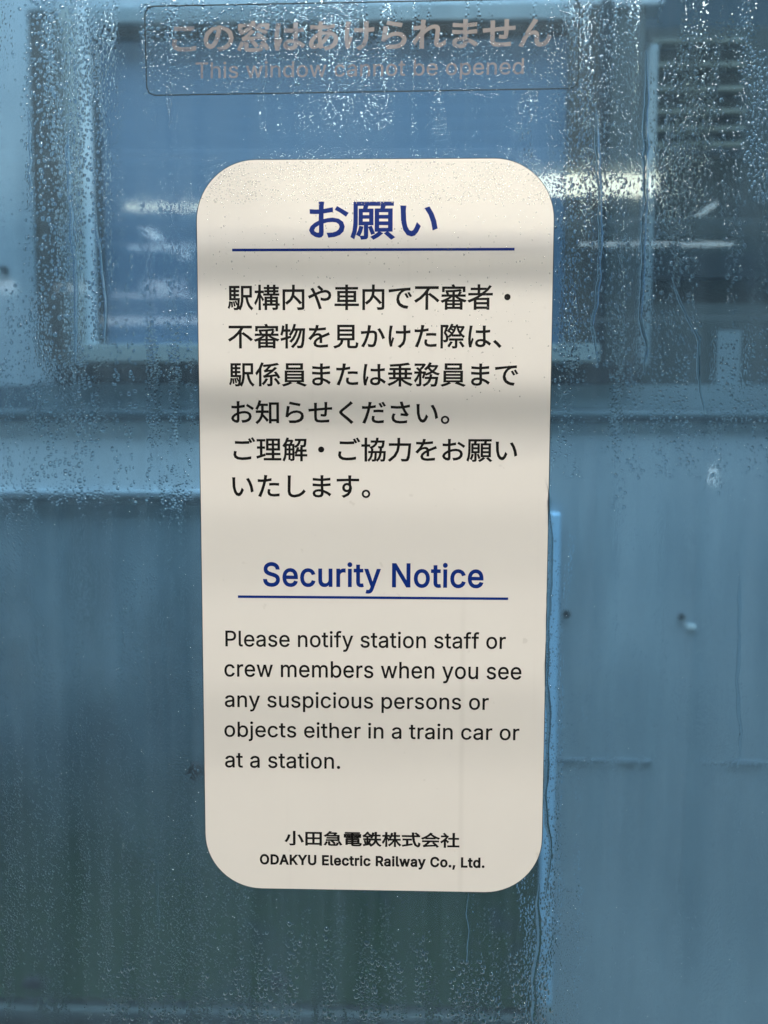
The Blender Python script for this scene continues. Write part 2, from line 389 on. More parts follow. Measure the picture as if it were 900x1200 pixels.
    'く': [[246,258,221,282,201,258,97,170,75,146,74,125,95,100,205,3,229,-23,254,0,187,61,123,113,108,129,108,141,122,156,222,238]],
    'け': [[89,268,57,271,55,248,47,188,42,108,48,44,60,-3,84,0,83,12,85,27,107,105,92,114,74,60,68,122,73,187,83,245],[139,201,139,173,195,171,240,172,240,161,238,102,227,57,200,21,166,-1,192,-21,244,28,263,88,266,161,266,173,323,179,323,208,266,200,265,252,266,273,234,273,237,252,239,198,195,197]],
    'こ': [[82,246,82,217,175,213,269,217,269,246,175,241],[96,105,68,107,61,59,74,22,112,-1,173,-9,242,-5,292,4,292,34,240,23,172,20,126,25,98,41,89,65]],
    'ご': [[76,242,76,214,169,210,263,214,263,243,168,238],[90,101,62,104,54,55,68,18,106,-5,167,-13,236,-9,286,0,286,30,234,20,166,16,120,22,92,38,83,61],[273,281,254,273,283,224,301,233],[311,295,293,287,322,239,341,247]],
    'さ': [[109,109,82,116,70,86,65,57,78,18,116,-7,174,-15,225,-12,264,-7,265,21,224,14,175,12,131,18,103,33,93,61,97,85],[55,221,56,193,135,189,203,192,224,149,245,112,187,118,185,94,270,85,284,104,269,123,248,156,229,195,302,209,299,237,221,220,204,279,175,276,183,248,194,217,130,215]],
    'し': [[119,273,84,273,86,237,83,60,94,15,124,-10,168,-18,235,-5,283,25,314,60,294,83,265,48,224,22,169,11,139,16,119,32,112,63,116,237]],
    'す': [[199,130,197,103,186,86,168,81,150,85,137,97,132,116,137,135,150,148,168,153,186,147],[34,229,34,202,191,208,191,172,168,176,137,168,115,146,106,115,114,83,136,63,164,57,180,59,194,66,174,38,143,18,101,4,125,-19,188,14,220,58,229,105,226,130,218,150,217,208,222,208,325,206,325,232,223,232,217,232,218,255,220,277,188,277,190,255,190,232]],
    'せ': [[16,175,19,146,54,151,92,155,92,68,98,24,123,1,182,-6,284,0,285,29,239,24,181,21,138,26,122,42,119,72,119,158,231,169,227,111,223,104,214,102,179,106,178,82,224,77,242,82,251,97,256,171,295,173,323,173,323,200,296,198,257,196,257,245,259,270,229,270,231,244,231,194,119,183,119,231,120,259,90,259,92,229,92,181,52,177]],
    'た': [[188,169,188,143,253,146,312,142,313,169,252,172],[195,84,169,86,164,45,174,16,203,-1,249,-7,317,-2,318,27,250,20,212,24,195,36,190,52],[77,217,35,220,36,192,77,191,109,192,100,154,74,71,41,-2,72,-13,101,63,127,148,138,195,211,207,211,234,144,222,149,248,155,276,121,278,120,249,115,219]],
    'だ': [[178,164,178,138,243,141,301,137,302,164,242,167],[185,79,159,81,153,40,163,11,192,-6,239,-12,306,-7,307,22,239,15,202,19,184,32,180,47],[264,260,246,252,274,203,293,211],[303,274,285,266,314,217,333,226],[67,212,25,215,26,187,67,186,99,187,90,150,63,66,31,-7,62,-18,91,58,116,143,127,190,200,202,200,229,133,217,138,243,145,270,111,273,110,244,105,214]],
    'で': [[28,230,31,200,113,212,195,221,164,193,140,153,130,102,138,61,160,29,192,6,229,-8,269,-13,279,16,222,26,177,54,158,108,168,152,195,193,238,219,272,224,307,225,307,253,212,246,59,232],[256,182,238,174,267,125,285,133],[294,196,277,188,307,139,325,148]],
    'の': [[167,225,147,130,129,83,111,56,94,48,78,54,64,75,58,111,71,160,109,202],[196,225,246,208,278,172,289,124,276,72,243,37,200,20,170,15,187,-11,258,12,302,58,318,123,301,188,255,234,184,251,106,231,51,180,31,109,40,59,63,27,93,15,124,28,151,64,175,124]],
    'は': [[89,268,58,270,56,245,47,180,40,98,44,34,54,-13,78,-11,77,1,79,17,104,94,89,105,69,54,66,103,72,176,83,244],[237,65,237,53,234,32,222,19,199,14,177,18,162,27,156,42,162,57,178,67,201,70],[262,270,231,270,232,248,232,205,199,204,140,207,140,181,199,178,232,179,236,89,203,92,164,85,139,66,131,39,139,12,164,-5,204,-11,240,-3,259,18,264,46,264,53,317,12,333,36,302,60,263,81,259,181,320,187,320,214,259,206,260,249]],
    'ま': [[175,62,175,39,170,20,157,11,138,8,110,12,95,22,90,37,96,51,113,62,141,66],[65,166,65,139,153,134,173,134,174,87,145,89,101,82,73,63,64,35,73,7,99,-10,141,-16,178,-9,197,9,203,33,202,55,250,31,287,2,303,27,262,55,201,81,199,135,296,143,296,169,198,160,198,164,198,209,293,217,293,243,198,233,199,255,201,278,171,278,172,257,172,232,156,232,67,240,67,214,157,208,172,208,172,164,172,159,153,159]],
    'や': [[194,222,214,238,163,283,143,268],[21,150,34,121,102,154,115,125,142,52,163,-18,193,-10,169,62,140,137,126,166,187,191,241,201,269,196,286,181,292,162,286,139,268,122,237,116,211,119,188,127,187,99,211,93,239,90,284,99,311,124,320,160,310,194,283,218,242,226,181,214,116,189,95,229,83,252,54,241,71,216,91,178,50,160]],
    'ら': [[117,275,110,248,246,221,253,248,185,259],[110,211,80,215,62,72,88,66,99,84,128,109,164,125,207,131,239,124,261,108,269,83,251,41,196,17,104,16,113,-12,182,-13,234,-2,271,19,292,47,298,82,287,119,256,145,209,155,168,151,130,137,95,112]],
    'れ': [[103,252,101,219,50,213,28,213,30,184,99,193,97,159,19,52,37,28,94,111,93,97,92,7,91,-13,122,-13,120,8,119,92,120,134,154,166,191,191,223,201,238,198,248,189,251,172,244,109,238,42,243,17,256,3,277,-2,311,5,341,27,336,57,310,35,284,28,270,34,265,49,272,115,278,180,273,205,257,221,230,227,192,217,154,194,122,168,124,188,139,213,129,225,127,224,134,277,101,278]],
    'を': [[309,154,297,181,269,167,205,139,195,156,179,167,158,170,133,167,110,157,141,211,257,221,258,247,151,236,161,277,132,279,124,236,100,235,41,239,41,213,99,211,114,211,85,163,33,104,57,86,89,123,117,141,149,148,170,143,181,126,141,103,111,74,98,38,111,5,143,-11,189,-16,285,-9,285,19,190,10,157,12,135,21,126,42,134,63,153,83,182,100,181,46,208,46,207,113,278,143]],
    'ん': [[192,260,161,272,148,245,90,135,27,-3,57,-13,87,67,104,93,128,114,155,123,173,116,181,98,182,32,188,11,203,-6,233,-13,277,-1,309,33,332,83,308,102,295,63,271,30,237,16,223,19,213,27,209,41,208,106,202,129,187,143,167,148,141,143,114,126,180,243]],
    '・': [[175,170,156,165,143,152,138,133,143,114,156,101,175,96,194,101,207,114,212,133,207,152,194,165]],
    '不': [[196,167,262,119,315,71,336,91,281,138,215,184],[24,270,24,243,180,243,137,184,81,131,15,89,33,66,102,112,161,168,161,-27,189,-27,189,204,214,243,326,243,326,270]],
    '乗': [[161,133,161,93,111,93,111,133],[161,156,111,156,111,195,161,195],[187,133,239,133,239,93,187,93],[187,156,187,195,239,195,239,156],[283,289,173,274,41,265,47,243,161,249,161,218,39,218,39,195,85,195,85,156,20,156,20,133,85,133,85,93,34,93,34,70,141,70,82,31,14,3,32,-19,101,13,161,57,161,-28,187,-28,187,57,248,11,317,-21,336,2,267,30,208,70,319,70,319,93,265,93,265,133,331,133,331,156,265,156,265,195,314,195,314,218,187,218,187,251,301,268]],
    '会': [[55,-20,100,-13,273,2,293,-28,317,-13,283,32,237,79,215,67,255,25,96,13,132,50,167,92,321,92,321,118,31,118,31,92,131,92,97,50,72,25,46,7],[176,294,136,248,80,207,15,174,34,151,92,182,92,161,259,161,259,186,97,186,140,217,176,251,213,218,259,186,319,155,337,178,281,203,231,235,191,269,202,283]],
    '係': [[259,69,289,32,311,-4,333,9,310,44,280,80],[147,76,125,39,96,5,115,-9,146,27,171,68],[260,160,282,131,173,120,233,165,291,217,267,230,231,195,168,192,217,246,318,264,299,285,214,269,112,259,119,237,183,243,144,197,124,185,132,164,205,173,151,132,130,118,113,112,122,89,205,101,205,5,204,0,199,-1,166,-1,174,-26,202,-25,220,-21,228,-12,231,5,231,104,294,110,311,80,333,91,312,129,282,169],[89,292,55,214,10,151,25,125,57,169,57,-27,83,-27,83,214,113,285]],
    '内': [[35,234,35,-29,61,-29,61,208,162,208,154,159,128,109,70,63,89,43,129,72,157,104,174,137,222,90,260,47,282,64,237,112,182,162,188,208,290,208,290,7,289,0,282,-2,226,-1,235,-28,275,-27,300,-23,313,-13,316,7,316,234,189,234,189,294,162,294,162,234]],
    '力': [[144,293,144,233,144,218,29,218,29,191,142,191,129,122,92,54,19,-9,39,-29,117,39,156,115,169,191,290,191,278,56,262,6,246,0,191,2,200,-25,256,-25,273,-21,286,-11,299,20,309,88,317,204,318,218,171,218,171,233,171,293]],
    '務': [[214,294,185,246,146,208,167,193,193,218,211,194,234,173,198,156,159,143,165,167,148,172,145,171,96,171,107,178,97,191,132,226,160,267,143,278,139,277,20,277,20,254,123,254,82,206,58,226,40,215,82,171,16,171,16,147,69,147,44,95,13,54,26,29,54,66,78,115,78,5,72,0,39,0,47,-24,74,-24,91,-20,100,-11,103,5,103,147,136,147,118,91,136,82,157,138,167,122,211,137,252,159,288,139,328,125,344,146,306,157,271,174,302,208,325,251,311,258,306,257,222,257,238,287],[221,132,216,98,155,98,155,75,210,75,194,42,168,14,127,-8,143,-27,189,-1,219,33,236,75,297,75,288,21,279,-1,267,-5,232,-3,239,-28,278,-28,291,-25,300,-19,314,13,324,86,325,98,241,98,246,132],[208,235,293,235,275,208,252,186,227,209]],
    '協': [[258,147,257,110,223,110,223,89,255,89,247,49,233,15,209,-11,224,-28,252,3,269,43,278,89,309,89,305,21,300,-3,292,-7,267,-6,273,-28,302,-27,312,-25,320,-18,327,14,332,99,332,110,280,110,282,147],[211,294,206,256,139,256,139,234,200,234,186,206,161,184,125,167,139,148,181,170,209,199,225,234,292,234,287,196,280,180,269,176,236,178,242,155,279,155,291,158,300,164,310,188,317,245,318,256,231,256,236,294],[143,146,142,110,106,110,106,89,140,89,133,49,119,15,96,-12,111,-29,137,3,154,42,162,89,191,89,187,21,181,-4,173,-8,151,-7,157,-28,183,-27,193,-25,200,-19,208,14,213,100,213,110,165,110,166,146],[57,294,57,202,14,202,14,177,57,177,57,-28,83,-28,83,177,124,177,124,202,83,202,83,294]],
    '員': [[93,259,259,259,259,223,93,223],[67,280,67,201,287,201,287,280],[77,119,273,119,273,94,77,94],[77,75,273,75,273,50,77,50],[77,162,273,162,273,137,77,137],[204,13,314,-29,337,-10,226,30],[51,181,51,30,117,30,70,9,14,-9,33,-28,91,-10,143,15,119,30,300,30,300,181]],
    '審': [[162,141,162,102,187,102,187,141,192,141,221,117,255,97,97,97,130,118,158,141],[251,203,232,164,187,164,187,203,277,213,263,232,174,222,70,218,76,199,162,202,162,164,106,164,115,166,98,198,76,193,90,164,21,164,21,141,126,141,71,108,10,85,27,64,65,80,65,-27,90,-27,90,-16,262,-16,262,-26,288,-26,288,81,322,69,339,90,277,110,223,141,329,141,329,164,257,164,276,196],[162,77,162,50,90,50,90,77],[187,77,262,77,262,50,187,50],[162,32,162,4,90,4,90,32],[187,32,262,32,262,4,187,4],[151,289,163,266,27,266,27,203,52,203,52,244,298,244,298,203,324,203,324,266,192,266,176,295]],
    '小': [[162,289,162,8,160,1,153,-1,95,-1,105,-28,147,-27,173,-23,187,-13,191,8,191,289],[247,200,288,118,313,42,342,54,315,129,272,209],[71,207,58,157,39,106,11,62,36,48,64,94,85,148,100,202]],
    '式': [[248,277,299,233,317,249,266,292],[198,293,200,229,19,229,19,203,201,203,217,85,249,2,297,-29,319,-22,332,3,339,50,315,65,310,14,299,-1,268,25,243,97,229,203,332,203,332,229,227,229,226,293],[21,8,29,-18,198,21,196,45,121,29,121,125,186,125,186,151,32,151,32,125,95,125,95,23]],
    '急': [[92,63,92,12,96,-9,112,-20,143,-23,224,-23,250,-19,264,-3,270,30,245,39,243,14,236,3,222,1,145,1,123,3,118,12,118,63],[144,73,173,44,194,15,216,29,193,58,164,86],[269,63,292,24,308,-12,333,-1,316,34,292,72],[51,63,35,28,15,-4,39,-15,74,53],[113,295,91,262,59,229,18,199,36,180,62,198,62,190,261,190,261,161,66,161,66,140,261,140,261,110,54,110,54,88,287,88,287,212,216,212,246,257,229,269,224,268,127,268,141,290],[78,212,111,246,210,246,186,212]],
    '株': [[174,278,161,216,138,166,160,153,182,204,226,204,226,142,143,142,143,118,211,118,187,75,156,38,123,10,140,-11,187,36,226,99,226,-28,252,-28,252,103,285,40,324,-8,343,13,301,58,268,118,333,118,333,142,252,142,252,204,321,204,321,228,252,228,252,294,226,294,226,228,189,228,199,273],[70,294,70,227,19,227,19,202,67,202,44,129,11,69,25,43,49,88,70,145,70,-28,95,-28,95,158,123,104,139,123,95,190,95,202,140,202,140,227,95,227,95,294]],
    '構': [[148,139,148,50,125,50,125,29,148,29,148,-27,173,-27,173,29,293,29,293,0,292,-4,287,-6,250,-5,258,-27,287,-27,306,-23,315,-15,318,0,318,29,340,29,340,50,318,50,318,139,244,139,244,160,336,160,336,180,285,180,285,203,324,203,324,223,285,223,285,246,329,246,329,265,285,265,285,294,261,294,261,265,204,265,204,294,180,294,180,265,139,265,139,246,180,246,180,223,146,223,146,203,180,203,180,180,131,180,131,160,220,160,220,139],[204,203,261,203,261,180,204,180],[204,223,204,246,261,246,261,223],[220,50,173,50,173,76,220,76],[244,50,244,76,293,76,293,50],[220,95,173,95,173,119,220,119],[244,95,244,119,293,119,293,95],[67,294,67,218,18,218,18,194,64,194,42,121,11,61,24,39,47,82,67,136,67,-28,91,-28,91,138,119,88,133,107,91,169,91,194,132,194,132,218,91,218,91,294]],
    '物': [[187,294,172,243,152,196,125,159,145,144,167,174,186,211,216,211,195,155,166,104,131,66,152,51,188,94,217,150,238,211,267,211,242,124,204,49,153,-6,175,-22,227,38,265,120,290,211,307,211,295,61,281,6,268,1,231,2,238,-24,278,-24,292,-20,303,-10,315,22,324,95,332,222,333,235,195,235,211,290],[34,274,26,210,10,157,30,145,46,197,78,197,78,118,12,100,19,75,78,93,78,-28,102,-28,102,100,146,114,143,138,102,125,102,197,138,197,138,222,102,222,102,294,78,294,78,222,50,222,57,270]],
    '理': [[167,189,220,189,220,144,167,144],[243,189,297,189,297,144,243,144],[167,255,220,255,220,210,167,210],[243,255,297,255,297,210,243,210],[111,8,111,-16,339,-16,339,8,245,8,245,56,327,56,327,80,245,80,245,121,322,121,322,278,143,278,143,121,218,121,218,80,138,80,138,56,218,56,218,8],[12,35,19,8,128,45,123,70,85,57,85,145,120,145,120,169,85,169,85,246,125,246,125,270,16,270,16,246,60,246,60,169,20,169,20,145,60,145,60,49]],
    '田': [[34,270,34,-25,60,-25,60,-4,291,-4,291,-25,318,-25,318,270],[60,23,60,122,160,122,160,23],[291,23,186,23,186,122,291,122],[60,148,60,244,160,244,160,148],[291,148,186,148,186,244,291,244]],
    '知': [[192,264,192,-18,217,-18,217,10,291,10,291,-14,318,-14,318,264],[217,35,217,239,291,239,291,35],[55,294,38,233,12,183,33,167,61,223,88,223,88,165,88,153,16,153,16,127,86,127,77,80,54,34,12,-7,30,-27,64,4,88,40,103,77,161,5,179,27,109,104,113,127,180,127,180,153,114,153,114,165,114,223,170,223,170,247,70,247,81,289]],
    '社': [[56,283,89,236,110,249,76,294],[19,234,19,210,111,210,83,167,48,130,9,101,21,75,70,116,70,-28,96,-28,96,124,132,80,149,102,100,150,125,186,144,225,130,235,125,234],[227,295,227,184,151,184,151,159,227,159,227,12,134,12,134,-14,336,-14,336,12,254,12,254,159,328,159,328,184,254,184,254,295]],
    '窓': [[132,235,87,204,37,181,51,161,105,189,153,224],[196,217,248,191,290,165,306,182,262,208,210,232],[90,74,90,13,95,-8,110,-19,142,-22,224,-22,251,-17,265,-1,271,32,246,41,243,15,237,4,223,1,144,1,121,4,117,13,117,74],[147,83,176,53,196,23,218,36,197,64,168,93],[256,71,286,32,307,-6,331,6,309,43,279,82],[51,73,36,35,17,-1,41,-12,59,26,74,64],[70,96,109,102,260,112,280,91,301,105,265,139,221,172,201,159,237,132,111,125,178,187,153,198,114,157,86,133,62,119],[154,290,166,266,27,266,27,208,53,208,53,245,297,245,297,210,325,210,325,266,195,266,179,297]],
    '者': [[293,282,253,236,253,250,166,250,166,294,140,294,140,250,50,250,50,227,140,227,140,182,19,182,19,158,156,158,86,119,11,88,28,66,92,94,92,-28,119,-28,119,-16,261,-16,261,-27,288,-27,288,121,143,121,199,158,331,158,331,182,230,182,276,224,315,270],[166,182,166,227,244,227,190,182],[119,43,261,43,261,6,119,6],[119,64,119,99,261,99,261,64]],
    '見': [[90,200,260,200,260,164,90,164],[90,142,260,142,260,105,90,105],[90,258,260,258,260,222,90,222],[65,282,65,82,112,82,100,43,70,14,14,-5,29,-28,91,-4,125,32,140,82,197,82,197,12,201,-11,214,-22,240,-25,297,-25,320,-20,332,-1,337,39,313,49,310,17,305,3,294,0,242,0,228,2,224,12,224,82,286,82,286,282]],
    '解': [[92,185,92,142,61,142,61,185],[111,185,143,185,143,142,111,142],[56,205,74,242,120,242,104,205],[66,294,44,233,11,183,31,167,38,177,38,112,37,69,29,24,12,-17,32,-29,49,11,57,55,92,55,92,-9,111,-9,111,55,143,55,143,2,138,-2,112,-2,119,-25,155,-20,163,-12,165,2,165,205,128,205,150,254,134,264,130,263,82,263,90,289],[92,122,92,76,60,76,61,112,61,122],[111,122,143,122,143,76,111,76],[205,161,192,118,173,82,193,71,211,105,250,105,250,63,179,63,179,40,250,40,250,-28,275,-28,275,40,336,40,336,63,275,63,275,105,327,105,327,129,275,129,275,162,250,162,250,129,220,129,227,157],[179,276,179,254,227,254,217,223,200,197,171,177,186,159,220,183,240,216,251,254,302,254,298,210,293,192,283,189,251,190,257,169,294,168,305,171,313,177,321,203,326,266,326,276]],
    '車': [[55,212,55,76,161,76,161,47,19,47,19,23,161,23,161,-29,188,-29,188,23,333,23,333,47,188,47,188,76,296,76,296,212,188,212,188,238,321,238,321,262,188,262,188,294,161,294,161,262,29,262,29,238,161,238,161,212],[81,134,161,134,161,98,81,98],[188,134,270,134,270,98,188,98],[81,190,161,190,161,154,81,154],[188,190,270,190,270,154,188,154]],
    '鉄': [[37,98,50,33,68,38,54,103],[130,107,114,42,130,37,150,100],[93,296,58,247,14,209,26,182,49,203,49,182,83,182,83,144,26,144,26,121,83,121,83,21,20,8,26,-16,157,15,155,36,105,25,105,121,153,121,153,144,105,144,105,182,141,182,141,205,51,205,93,254,150,205,162,227,105,273,112,287],[232,292,232,231,203,231,211,276,186,280,175,220,155,170,177,157,197,207,232,207,232,172,231,139,163,139,163,113,229,113,216,69,188,27,139,-8,157,-28,199,2,228,37,245,74,263,32,288,-2,320,-27,338,-5,301,22,275,63,258,113,332,113,332,139,257,139,258,171,258,207,324,207,324,231,258,231,258,292]],
    '際': [[272,51,314,-12,335,1,292,61],[157,60,119,1,138,-12,180,53],[27,280,27,-27,50,-27,50,256,95,256,68,177,93,138,99,106,97,91,91,81,81,78,61,78,68,55,91,56,109,62,119,78,122,103,119,126,110,152,91,180,125,271,109,281,105,280],[246,287,226,283,230,264,218,268,214,267,177,267,186,290,165,294,142,244,110,203,127,190,149,217,169,249,207,249,196,219,171,234,161,221,188,204,173,180,146,200,136,188,163,167,122,132,135,116,174,148,174,132,286,132,286,145,324,114,339,134,312,152,290,176,316,214,336,257,321,266,317,264,251,264],[179,154,210,201,231,261,250,202,279,154],[139,99,139,77,217,77,217,0,216,-4,211,-5,177,-5,186,-28,212,-27,230,-24,239,-15,241,0,241,77,320,77,320,99],[306,245,278,195,256,245]],
    '電': [[69,199,69,182,143,182,143,199],[62,163,62,146,143,146,143,163],[206,163,206,146,290,146,290,163],[206,199,206,182,281,182,281,199],[269,65,269,41,186,41,186,65],[269,82,186,82,186,106,269,106],[160,65,160,41,82,41,82,65],[160,82,82,82,82,106,160,106],[57,126,57,3,82,3,82,21,160,21,160,11,164,-12,180,-22,210,-25,292,-25,317,-21,331,-4,337,29,314,37,311,11,304,-1,290,-4,212,-4,190,-1,186,11,186,21,295,21,295,126],[27,237,27,169,50,169,50,218,161,218,161,138,187,138,187,218,299,218,299,169,324,169,324,237,187,237,187,259,303,259,303,279,47,279,47,259,161,259,161,237]],
    '願': [[76,76,67,40,53,10,72,-1,87,32,97,71],[147,70,168,13,187,20,165,76],[93,147,154,147,154,112,93,112],[93,200,154,200,154,166,93,166],[220,147,301,147,301,113,220,113],[220,93,301,93,301,58,220,58],[220,201,301,201,301,167,220,167],[226,30,199,8,166,-12,182,-28,217,-8,248,18],[272,18,321,-28,342,-14,292,30],[72,220,72,92,113,92,113,-3,108,-7,82,-7,89,-28,125,-24,133,-16,135,-4,135,92,176,92,176,220,128,220,138,255,178,255,178,278,32,278,32,148,30,96,24,41,9,-9,29,-22,45,32,53,92,54,148,54,255,111,255,105,220],[197,221,197,38,325,38,325,221,263,221,272,255,334,255,334,278,185,278,185,255,246,255,240,221]],
    '駅': [[79,76,93,19,107,22,92,78],[53,72,58,7,72,10,67,74],[28,79,23,34,10,-1,25,-10,39,28,44,76],[188,280,188,147,186,92,176,36,152,-15,173,-29,197,22,209,80,212,136,244,136,259,67,284,11,322,-29,340,-8,305,26,282,76,268,136,324,136,324,280],[212,256,300,256,300,161,212,161],[87,206,87,174,53,174,53,206],[30,280,30,99,140,99,137,45,117,86,104,82,124,36,136,41,131,10,126,-4,116,-8,88,-6,94,-28,126,-28,137,-25,146,-18,156,17,163,110,164,120,109,120,109,153,153,153,153,174,109,174,109,206,153,206,153,227,109,227,109,258,160,258,160,280],[87,227,53,227,53,258,87,258],[87,153,87,120,53,120,53,153]],
}
ADV = {' ': 188, ',': 188, '.': 188, 'A': 480, 'C': 510, 'D': 502, 'E': 419, 'K': 467, 'L': 393, 'N': 523, 'O': 533, 'P': 445, 'R': 449, 'S': 447, 'T': 449, 'U': 517, 'Y': 472, 'a': 389, 'b': 424, 'c': 396, 'd': 424, 'e': 404, 'f': 254, 'h': 410, 'i': 167, 'j': 167, 'l': 189, 'm': 610, 'n': 410, 'o': 415, 'p': 424, 'r': 259, 's': 365, 't': 227, 'u': 410, 'w': 567, 'y': 389}
EM = 0.352


def glyph(ch):
    out = []
    for v in GLYPHS[ch]:                                       # each contour: x, y, x, y ... in thousandths
        out.append([(v[i] / 1000.0, v[i + 1] / 1000.0) for i in range(0, len(v), 2)])
    return out


def fatten(c, d):
    """Move a contour outwards (holes inwards) by d: the heavier weights of the print."""
    if not d: return c
    n = len(c)
    out = []
    for i in range(n):
        p0, p1, p2 = Vector(c[i - 1]), Vector(c[i]), Vector(c[(i + 1) % n])
        e1, e2 = (p1 - p0), (p2 - p1)
        if e1.length < 1e-6 or e2.length < 1e-6:
            out.append(tuple(p1)); continue
        e1.normalize(); e2.normalize()
        n1, n2 = Vector((e1.y, -e1.x)), Vector((e2.y, -e2.x))
        m = n1 + n2
        if m.length < .3: m = n1
        m.normalize()
        out.append(tuple(p1 + m * d / max(.55, m.dot(n1))))
    return out


SIGN = {}
FILLED = {}


def filled(ch, d):
    """Vertices and triangles of one glyph, filled by the non-zero winding rule."""
    if (ch, d) in FILLED: return FILLED[ch, d]
    cs = [c for c in glyph(ch) if len(c) > 2]
    ar = [sum(c[i - 1][0] * c[i][1] - c[i][0] * c[i - 1][1] for i in range(len(c))) for c in cs]
    sgn = 1 if max(ar, key=abs) > 0 else -1
    cs = [fatten(c, d * sgn) for c in cs]
    vs_, es = [], []
    for c in cs:
        k = len(vs_)
        vs_ += [Vector(p) for p in c]
        es += [(k + i, k + (i + 1) % len(c)) for i in range(len(c))]
    v2, _, f2, *_r = delaunay_2d_cdt(vs_, es, [], 0, 1e-6)
    E0 = np.array([c[i - 1] for c in cs for i in range(len(c))]); E1 = np.array([c[i] for c in cs for i in range(len(c))])
    keep = []
    for f in f2:
        x = sum(v2[i].x for i in f) / len(f); y = sum(v2[i].y for i in f) / len(f)
        up = (E0[:, 1] <= y) & (E1[:, 1] > y); dn = (E0[:, 1] > y) & (E1[:, 1] <= y)
        side = (E1[:, 0] - E0[:, 0]) * (y - E0[:, 1]) - (x - E0[:, 0]) * (E1[:, 1] - E0[:, 1])
        if int((up & (side > 0)).sum()) - int((dn & (side < 0)).sum()): keep.append(f)
    FILLED[ch, d] = ([tuple(v) for v in v2], keep)
    return FILLED[ch, d]


def text_mesh(text, bold, latin, thick):
    """One line of print as a thin filled mesh with its ink box scaled to 0..1 x 0..1 (x, z)."""
    bm = bmesh.new()
    x = 0.0
    for ch in text:
        if ch != ' ':
            v2, fs = filled(ch, bold)
            bv = [bm.verts.new((p[0] + x, 0, p[1])) for p in v2]
            for f in fs: bm.faces.new([bv[i] for i in f])
        x += ADV[ch] / 1000.0 + bold if latin else EM
    loose = [v for v in bm.verts if not v.link_faces]
    bmesh.ops.delete(bm, geom=loose, context='VERTS')
    xs = [v.co.x for v in bm.verts]; ys = [v.co.z for v in bm.verts]
    x0, x1, y0, y1 = min(xs), max(xs), min(ys), max(ys)
    for v in bm.verts: v.co = Vector(((v.co.x - x0) / (x1 - x0), 0, (v.co.z - y0) / (y1 - y0)))
    return bm


def print_line(name, text, xl, xr, yt, yb, mat, parent, y, bold=0.0, latin=False, yr_shift=0.0):
    """Set a line so that its ink fills the measured box; yr_shift tilts it (right end, pixels)."""
    xm = (xl + xr) / 2
    bm = text_mesh(text, bold, latin, 0)
    if yr_shift:
        o = at(xl, yb - yr_shift / 2, y); ex = at(xr, yb + yr_shift / 2, y) - o; ez = at(xl, yt - yr_shift / 2, y) - o
    else:
        zt, zb = at(xm, yt, y).z, at(xm, yb, y).z
        ax, bx = at(xl, (yt + yb) / 2, y).x, at(xr, (yt + yb) / 2, y).x
        o = Vector((ax, y, zb)); ex = Vector((bx - ax, 0, 0)); ez = Vector((0, 0, zt - zb))
    for v in bm.verts:
        v.co = o + ex * v.co.x + ez * v.co.z
    bmesh.ops.recalc_face_normals(bm, faces=bm.faces)
    for f in bm.faces:
        f.normal_update()
    if sum(f.normal.y * f.calc_area() for f in bm.faces) > 0:
        bmesh.ops.reverse_faces(bm, faces=bm.faces)
    return bm_obj(name, bm, mat, parent)


def rounded_bm(x0, x1, z0, z1, r, y0, y1, seg=14, rot=0.0, cz=None):
    pts = []
    for cx, czz, a0 in ((x1 - r, z1 - r, 0), (x0 + r, z1 - r, 90), (x0 + r, z0 + r, 180), (x1 - r, z0 + r, 270)):
        for i in range(seg + 1):
            a = math.radians(a0 + 90 * i / seg)
            pts.append((cx + r * math.cos(a), czz + r * math.sin(a)))
    if rot:
        mx, mz = (x0 + x1) / 2, (z0 + z1) / 2
        c, s = math.cos(rot), math.sin(rot)
        pts = [(mx + (a - mx) * c - (b - mz) * s, mz + (a - mx) * s + (b - mz) * c) for a, b in pts]
    bm = bmesh.new()
    fr = [bm.verts.new((a, y0, b)) for a, b in pts]
    bk = [bm.verts.new((a, y1, b)) for a, b in pts]
    bm.faces.new(fr); bm.faces.new(bk[::-1])
    n = len(pts)
    for i in range(n): bm.faces.new((fr[(i + 1) % n], fr[i], bk[i], bk[(i + 1) % n]))
    bmesh.ops.recalc_face_normals(bm, faces=bm.faces)
    return bm, pts


# ---------------------------------------------------------------- the other train, beyond the pane
X = lambda px, py: at(px, py, YB).x
Z = lambda px, py: at(px, py, YB).z
train = empty('train_carriage', (0.0, YB, 0.0))
tag(train, 'blue grey steel side of a neighbouring train seen blurred through the misted window', 'train')
zb, zt = Z(450, 1178), 3.4
XL, XR = -3.2, 3.2
wx0, wx1, wz0, wz1 = X(110, 215), X(664, 215), Z(300, 405), Z(300, 32)
gx0 = X(38, 200)
# side sheets round the window opening
box('side_panel', XL, gx0, YB, YB + .05, Z(100, 452), zt, M['steel'], train)
box('side_panel', gx0, X(772, 200), YB, YB + .05, wz1 + .035, zt, M['steel'], train)
px_door = X(638, 850)
box('side_panel', XL, px_door - .001, YB, YB + .05, Z(100, 585), Z(100, 487), M['steel_pale'], train)
box('side_panel', XL, px_door, YB + .003, YB + .05, zb, Z(100, 590), M['steel_grimy_dark_low'], train)
box('door_panel', px_door, XR, YB - .004, YB + .05, zb - .3, Z(100, 488), M['steel'], train)
